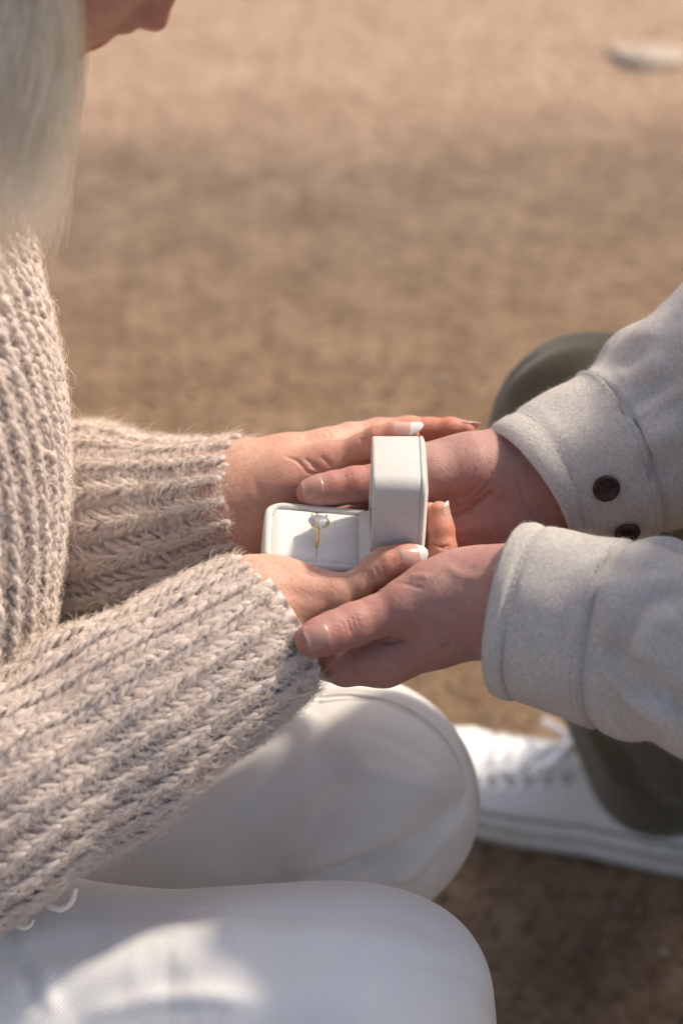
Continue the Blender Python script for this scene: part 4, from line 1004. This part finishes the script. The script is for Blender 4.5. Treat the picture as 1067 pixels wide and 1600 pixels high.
def d_near(x, th):
    h = -.0022 * gauss(x, .0085, .0013) + .0008 * gauss(x, .0035, .003)                # stitched rim
    h = h + .0012 * (1 / (1 + np.exp((x - CUF) * 2600))) - .0030 * gauss(x, CUF + .0012, .0016) - .0006 * gauss(x, CUF - .004, .0009)
    b = np.clip((x - CUF) * 40, 0, 1)
    h = h + b * (.0040 * np.sin(x * 62 + 1.6 * th) * np.cos(th * 2 - .6) + .0022 * np.sin(x * 118 - 2.1 * th + 1))
    h = h + .0012 * np.sin(3 * th + 1.0) * np.clip(1 - x / .08, 0, 1)
    return h
jn = Tube(cm([(806, 957, -4.9, 4.30, 3.85), (850, 965, -5.5, 4.35, 3.95), (905, 980, -6.2, 4.45, 4.05), (960, 993, -7.0, 4.7, 4.3), (1040, 1008, -8.2, 5.0, 4.8), (1150, 1030, -10, 5.4, 5.1), (1300, 1062, -12.2, 5.8, 5.5), (1440, 1085, -14, 6.2, 6.0)])
          + [ww(M_EL_N.lerp(M_SH_N, .2) + V3((.012, -.003, 0)), .068), ww(M_EL_N.lerp(M_SH_N, .65), .078), ww(M_SH_N + V3((0, 0, -.01)), .090), ww(M_SH_N + V3((0, .06, .012)), .094), ww(M_SH_N + V3((.0, .14, -.01)), .08)], UX, 360, d_near)
def d_far(x, th):
    h = -.0020 * gauss(x, .0095, .0012) + .0008 * gauss(x, .0038, .004)
    h = h + .0014 * (1 / (1 + np.exp((x - .054) * 2600))) - .0026 * gauss(x, .0552, .0015) - .0005 * gauss(x, .050, .0009)
    b = np.clip((x - .054) * 40, 0, 1)
    h = h + b * (.0040 * np.sin(x * 55 + 1.2 * th + 1.2) + .003 * np.sin(x * 95 - 2 * th))
    return h
jf = Tube(cm([(830, 762, 4.8, 3.7, 3.6), (852, 748, 5.0, 3.9, 3.8), (900, 730, 5.5, 4.35, 4.25), (962, 712, 6.0, 4.85, 4.75), (1040, 668, 6.6, 5.25, 5.2), (1110, 620, 7.2, 5.6, 5.6), (1250, 525, 8.2, 6.0, 5.8), (1390, 440, 9.2, 6.2, 6.0)])
          + [ww(M_EL_F.lerp(M_SH_F, .2) + V3((.012, .003, 0)), .068), ww(M_EL_F.lerp(M_SH_F, .65), .078), ww(M_SH_F + V3((0, 0, -.01)), .090), ww(M_SH_F + V3((0, -.06, .012)), .094), ww(M_SH_F + V3((.0, -.14, -.01)), .08)], UX, 360, d_far)
jt_ = Tube([(V3(c), a, b) for c, a, b in (((.62, .02, .36), .165, .20), ((.61, .02, .46), .160, .20), ((.585, .02, .58), .150, .195), ((.55, .02, .70), .148, .20), ((.515, .02, .80), .142, .215), ((.495, .02, .87), .125, .225), ((.485, .02, .91), .105, .19), ((.475, .02, .945), .085, .11), ((.46, .02, .975), .078, .085))],
           RX, 120, lambda x, th: .004 * np.sin(x * 30 + 3 * th), fixed=(RX, V3((0, 1, 0))))
js = [tube_mesh(jn, 0, jn.len, 330, 190, .0027), tube_mesh(jf, 0, jf.len, 330, 190, .0030), tube_mesh(jt_, 0, jt_.len, 60, 90)]
near_strokes = [([(940, 1040), (968, 1000), (985, 960), (1020, 930), (1067, 915)], .32, .8), ([(1000, 1040), (1010, 1010), (1035, 980), (1067, 965)], -.35, .9), ([(980, 1062), (1020, 1075), (1055, 1105), (1067, 1120)], .28, .6), ([(960, 1075), (1000, 1095), (1040, 1125)], -.25, .7), ([(935, 905), (960, 960), (955, 1020)], -.16, .8), ([(925, 870), (990, 885), (1067, 890)], .14, .9), ([(770, 900), (830, 890), (890, 910)], .05, 1.2), ([(780, 1040), (840, 1060), (890, 1090)], -.06, 1.2), ([(800, 960), (860, 970)], .06, 1.4)]
far_strokes = [([(968, 650), (1010, 622), (1067, 585)], .14, .5), ([(985, 655), (1020, 636), (1067, 605)], -.16, .5), ([(965, 570), (1000, 550), (1030, 525), (1067, 480)], .18, .9), ([(960, 598), (1000, 585), (1040, 560)], -.22, .8), ([(1000, 700), (1040, 680), (1067, 670)], -.28, 1.1), ([(990, 745), (1030, 730), (1067, 725)], .15, 1.0), ([(1020, 480), (1067, 520)], -.2, .9), ([(850, 655), (900, 630), (940, 640)], .08, .9), ([(870, 680), (920, 700)], -.06, 1.0)]
js[0] = (emboss(js[0][0], js[0][1], near_strokes, 2.1), js[0][1]); js[1] = (emboss(js[1][0], js[1][1], far_strokes, 1.7), js[1][1])
v, f = merge(js); jacket = keep(mesh_np('jacket', v, f, M['felt']), man); jacket['label'] = 'light grey wool jacket with buttoned cuffs'
# stitching along the cuff edge and the cuff seam
st = []
for tb, xs_ in ((jn, (.0088, CUF - .0040)), (jf, (.0098, .0498))):
    for x_ in xs_:
        per = 2 * math.pi * float(np.interp(x_, tb.L, tb.ra)); nd = int(per / .0040)
        a = np.arange(nd)[:, None] * 2 * math.pi / nd + np.linspace(0, .78, 4)[None] * 2 * math.pi / nd
        p, n = tb.at(np.full_like(a, x_), a, np.tile(np.array([-.0003, .00015, .00015, -.0003]), (nd, 1)))
        bq = bvh_np(*js[0 if tb is jn else 1])
        for i_ in range(nd):
            for j_ in range(4):
                h_ = bq.find_nearest(V3(p[i_, j_]))
                if h_[0] is not None: p[i_, j_] = np.array(h_[0]) + n[i_, j_] * (.00022 if 0 < j_ < 3 else -.0003)
        st.append(tubes_np(p, n, np.full((nd, 4), .00028), 5))
v, f = merge(st); o = mesh_np('stitching', v, f, M['greythread']); o.parent = jacket; o['kind'] = 'stuff'
# nap: short wool fibres standing on the sleeves
nap = []
for vv, ff in js[:2]:
    n = vnormals(vv, ff); m_ = np.array([(x[0] < .24) for x in vv]); i = RNG.choice(np.nonzero(m_)[0], 26000); p0 = vv[i] + RNG.normal(0, .0006, (26000, 3)); tg = RNG.normal(0, 1, (26000, 3))
    L = RNG.uniform(.0006, .0020, (26000, 1)); d = n[i] * RNG.uniform(.25, .9, (26000, 1)) + tg * .55
    nap.append(np.stack([p0, p0 + d * L * .5, p0 + d * L + tg * L * .3], 1))
fz2 = hair_curves('wool_nap', np.concatenate(nap), np.array([.00004, .00004, .00002]), M['felt_fibre']); fz2.parent = jacket; fz2.matrix_parent_inverse = Matrix.Identity(4)
man_inv = Matrix.Translation(man.location).inverted()

# horn buttons on the far cuff: dished disc, raised rim, four holes with thread
bvf = bvh_np(*js[1])
def button(px, py, r, tiltup=0):
    h = bvf.ray_cast(CAM, ray(px, py)); c, n = h[0], h[1].normalized()
    if n.dot(CAM - c) < 0: n = -n
    a = n.cross(V3((0, 0, 1))).normalized(); b = n.cross(a); N = 40
    prof = [(0, .0016), (.50, .0016), (.58, .0017), (.70, .0029), (.82, .0033), (.93, .0029), (1.0, .0018), (.97, .0008), (.8, .0003), (0, .0003)]
    vs = []
    for q, z in prof[1:-1]:
        for i in range(N):
            t = 2 * math.pi * i / N; vs.append(list(c + (a * math.cos(t) + b * math.sin(t)) * r * q + n * z))
    k_ = len(prof) - 2; vs += [list(c + n * .0016), list(c + n * .0003)]
    f = grid_faces(k_, N); tri = [[k_ * N, i, (i + 1) % N] for i in range(N)] + [[k_ * N + 1, (k_ - 1) * N + (i + 1) % N, (k_ - 1) * N + i] for i in range(N)]
    o = mesh_np('button', np.array(vs), [f[:, ::-1], np.array(tri)], M['horn']); o.parent = jacket
    th = []
    for s1, s2 in ((1, 1), (1, -1), (-1, 1), (-1, -1)):
        p = c + (a * s1 + b * s2) * r * .20 + n * .0017
        d = [list(p + (a * math.cos(t) + b * math.sin(t)) * r * .10 + n * z) for z in (.0, .00025) for t in np.linspace(0, 2 * math.pi, 10, endpoint=False)]
        th.append((np.array(d + [list(p + n * .0003)]), [grid_faces(2, 10), np.array([[20, 10 + i, 10 + (i + 1) % 10] for i in range(10)])]))
    for s1 in (1, -1):
        th.append(wire([c + (a * s1 * .2 + b * .2) * r + n * .0017, c + (a * s1 * .06) * r + n * .0024, c + (a * -s1 * .2 - b * .2) * r + n * .0017], .00028, 10, 6))
    vv, ff = merge(th); t_ = mesh_np('thread', vv, ff, M['thread']); t_.parent = o; return o
th_objs = []
button(946, 762, .0073); button(978, 829, .0073)

# ------------------------------------------------------------------ white canvas sneakers
def shoe(toe, heel, owner, nm='sneaker', pitch=0.0, length=None, lift=0.0):
    """toe, heel: points on the ground; x runs from heel (0) to toe (L)"""
    d = toe - heel; L = length or d.length; d.normalize(); up = V3((0, 0, 1)); 
    if pitch: up = (up * math.cos(pitch) + d * math.sin(pitch)); d = (d * math.cos(pitch) - V3((0, 0, 1)) * math.sin(pitch))
    sd = up.cross(d).normalized()
    T = lambda x, y, z: toe - d * (L - x) + sd * y + up * (z + lift)
    hw = lambda q: np.interp(q, [0, .03, .10, .25, .45, .62, .75, .86, .94, .985, 1.0], [.006, .021, .031, .0335, .034, .043, .0475, .045, .034, .018, .004]) * L / .29
    off = lambda q: .006 * math.sin(q * math.pi) - .008 * max(0, q - .6)
    qs = np.concatenate([np.linspace(0, .1, 8)[:-1], np.linspace(.1, .9, 26), np.linspace(.9, 1, 9)[1:]])
    def outline(z, g):
        a = [T(q * L, off(q) + hw(q) + g * min(1, hw(q) / .015), z(q)) for q in qs]; b = [T(q * L, off(q) - hw(q) - g * min(1, hw(q) / .015), z(q)) for q in qs[::-1]]
        return [tuple(x) for x in a + b]
    spring = lambda q: .010 * max(0, (q - .72) / .28) ** 2
    rings = [outline(lambda q: spring(q) + .0, -.004), outline(lambda q: spring(q) + .003, .0), outline(lambda q: spring(q) + .012, .0015), outline(lambda q: spring(q) + .0135, .0005), outline(lambda q: spring(q) + .015, .0015), outline(lambda q: spring(q) + .026 + .004 * (1 - q), .001), outline(lambda q: spring(q) + .0285 + .004 * (1 - q), -.002), outline(lambda q: spring(q) + .0285 + .004 * (1 - q), -.008)]
    sole = loft(rings, lambda x, y, z: (x, y, z))
    # upper: arched sections
    top = lambda q: np.interp(q, [0, .04, .12, .22, .33, .42, .55, .68, .80, .90, .97, 1.0], [.066, .084, .090, .086, .084, .086, .075, .060, .048, .041, .035, .027]) * L / .29
    rows = []
    for q in np.linspace(.012, .985, 40):
        w = hw(q) - .0022; z0 = .024 + spring(q); z1 = top(q) + spring(q); row = []
        for t in np.linspace(0, math.pi, 25):
            cy = math.copysign(abs(math.cos(t)) ** .75, math.cos(t)); pin = 1 - .34 * math.sin(t) ** 2 * np.interp(q, [0, .3, .6, .8, 1], [1.0, 1.0, .8, .3, .1])
            row.append(list(T(q * L, off(q) + w * cy * pin, z0 + (z1 - z0) * math.sin(t) ** .8)))
        rows.append(row)
    up_v = np.array(rows).reshape(-1, 3); up_f = grid_faces(40, 25, False)
    upper = (up_v, up_f)
    def surf(q, t):
        w = hw(q) - .0022; z0 = .024 + spring(q); z1 = top(q) + spring(q)
        cy = math.copysign(abs(math.cos(t)) ** .75, math.cos(t)); pin = 1 - .34 * math.sin(t) ** 2 * np.interp(q, [0, .3, .6, .8, 1], [1.0, 1.0, .8, .3, .1])
        return T(q * L, off(q) + w * cy * pin, z0 + (z1 - z0) * math.sin(t) ** .8)
    o = empty(nm, heel) if owner is None else None
    root = keep(mesh_np(nm, *upper, M['canvas']), owner)
    kids = [mesh_np('sole', *sole, M['rubber'])]
    # eyestay panel edges, laces, eyelets, bow
    qq = [.77, .72, .67, .62, .57, .52]
    laces, eyes = [], []
    for i, q in enumerate(qq):
        a0, a1 = math.radians(52), math.radians(128)
        P0, P1 = surf(q, a0), surf(q, a1)
        for p, s_ in ((P0, 1), (P1, -1)):
            t = np.linspace(0, 2 * math.pi, 14); e1 = d; e2 = (sd * .6 * s_ + up * -.8).normalized(); nn = e1.cross(e2).normalized()
            if nn.dot(up) < 0: nn = -nn
            eyes.append(wire([p + (e1 * math.cos(x) + e2 * math.sin(x)) * .0036 + nn * .0012 for x in t], .0012, 20, 6))
        q2 = qq[i + 1] if i + 1 < len(qq) else q
        for A, B_, sg in ((surf(q, a0), surf(q2, a1), 1), (surf(q, a1), surf(q2, a0), -1)):
            mid = surf((q + q2) / 2, math.pi / 2) + up * .003
            laces.append(wire([A, A.lerp(mid, .5) + up * .001, mid + up * (.002 if sg > 0 else 0), B_.lerp(mid, .5) + up * .001, B_], .0020, 18, 8))
    K0 = surf(.515, math.pi / 2) + up * .010
    for s_ in (1, -1):
        laces.append(wire([K0, K0 + sd * .018 * s_ + up * .016, K0 + sd * .040 * s_ + up * .012 + d * .006, K0 + sd * .030 * s_ + up * -.002 + d * .014, K0], .0030, 26, 8))
        laces.append(wire([K0, K0 + sd * .012 * s_ + d * .02, K0 + sd * .03 * s_ + d * .035 - up * .012], .0028, 14, 8))
    tv = []
    for q in np.linspace(.30, .74, 12):
        for t in np.linspace(math.radians(62), math.radians(118), 7): tv.append(list(surf(q, t) + up * (.0025 + (.03 * max(0, .44 - q) / .14 if q < .44 else 0))))
    kids += [mesh_np('lace', *merge(laces), M['lace']), mesh_np('tongue', np.array(tv), grid_faces(12, 7, False), M['canvas'])]
    st = []
    for sgn in (1, -1):
        a = math.radians(90 - 50 * sgn)
        st.append(wire([surf(q, math.radians(90 - sg2 * 50) if False else (math.radians(40) if sgn > 0 else math.radians(140))) for q in np.linspace(.36, .76, 9)], .0013, 40, 6))
        st.append(wire([surf(q, math.radians(14 if sgn > 0 else 166)) for q in np.linspace(.10, .80, 12)], .0012, 50, 6))
    kids.append(mesh_np('seam', *merge(st), M['canvas']))
    for zf, g_, rr in (((lambda q: spring(q) + .0205 + .002 * (1 - q)), .0014, .0011), ((lambda q: spring(q) + .0300 + .004 * (1 - q)), -.0012, .0012)):
        o_ = [V3(p) for p in outline(zf, g_)]; kids.append(mesh_np('foxing_stripe', *wire(o_ + o_[:1], rr, 160, 6), M['stripe']))
    tc = [surf(.84 + .03 * math.sin(t), t) for t in np.linspace(.15, math.pi - .15, 15)]; kids.append(mesh_np('toe_seam', *wire(tc, .0014, 40, 6), M['canvas']))
    kids += [mesh_np('eyelet', *e_, M['eyelet']) for e_ in eyes]
    for k_ in kids: k_.parent = root
    return root
shoe(toe_g, toe_g + dirn * .285, man)
for an in (W_AN_N, W_AN_F):
    shoe(V3((an.x + .19, an.y, 0.0)), V3((an.x - .06, an.y, 0.0)), woman, pitch=math.radians(14), length=.25)
shoe(V3((.90, -.20, .0)), V3((1.19, -.20, .0)), man, pitch=math.radians(52), length=.295)

# ------------------------------------------------------------------ unseen bush added beside the kneeling man, out of frame, to shade the foreground
k = NT('shade_shrub_bark'); k.set(Base_Color=k.ramp(k.noise(60, 6, .7), [(.3, (.05, .035, .025)), (.7, (.19, .14, .10))]), Roughness=.95); M['shade_shrub_bark'] = k.m
k = NT('shade_shrub_leaf'); k.set(Base_Color=k.ramp(k.n('NewGeometry').outputs['Random Per Island'], [(0, (.03, .06, .015)), (1, (.09, .13, .03))]), Roughness=.6); M['shade_shrub_leaf'] = k.m
def shade_shrub(base, lat, w, h, n):
    r_ = empty('shade_shrub', base); tag(r_, 'dense leafy bush added out of view on the right to shade the foreground', 'shade_shrub')
    st = [wire([base + V3((0, 0, -.02)), base + V3((.05 * math.cos(a), .05 * math.sin(a), h * .3)), base + lat * (w * .7 * math.sin(a * 2.1)) + V3((.1 * math.cos(a), .1 * math.sin(a), h * .85))], .012, 12, 7) for a in np.linspace(0, 6.28, 12, endpoint=False)]
    keep(mesh_np('shade_shrub_stem', *merge(st), M['shade_shrub_bark']), r_)
    c = np.stack([RNG.uniform(-1, 1, n), RNG.normal(0, .4, n), RNG.uniform(.02, 1, n)], 1); c = c[np.abs(c[:, 0]) < 1 - .25 * c[:, 2] ** 3]; n = len(c)
    fw = np.array([lat.y, -lat.x, 0]); p = np.array(base) + np.array(lat) * (c[:, :1] * w) + fw * (c[:, 1:2] * .28) + np.array([0, 0, 1]) * (c[:, 2:] * h * (1 + .06 * np.sin(c[:, :1] * 9)))
    u_ = RNG.normal(0, 1, (n, 3)); u_ /= np.linalg.norm(u_, axis=1, keepdims=True); w_ = np.cross(u_, RNG.normal(0, 1, (n, 3))); w_ /= np.linalg.norm(w_, axis=1, keepdims=True)
    q_ = np.stack([p - u_ * .035, p + w_ * .018, p + u_ * .035, p - w_ * .018], 1)
    keep(mesh_np('shade_shrub_foliage', q_.reshape(-1, 3), np.arange(n * 4).reshape(-1, 4), M['shade_shrub_leaf'], smooth=False), r_)
lat = V3((math.cos(SUN_AZ), -math.sin(SUN_AZ), 0)); tdir = V3((math.sin(SUN_AZ), math.cos(SUN_AZ), 0))
shade_shrub(lat * .08 + tdir * 1.42, lat, .36, 1.55, 14000)
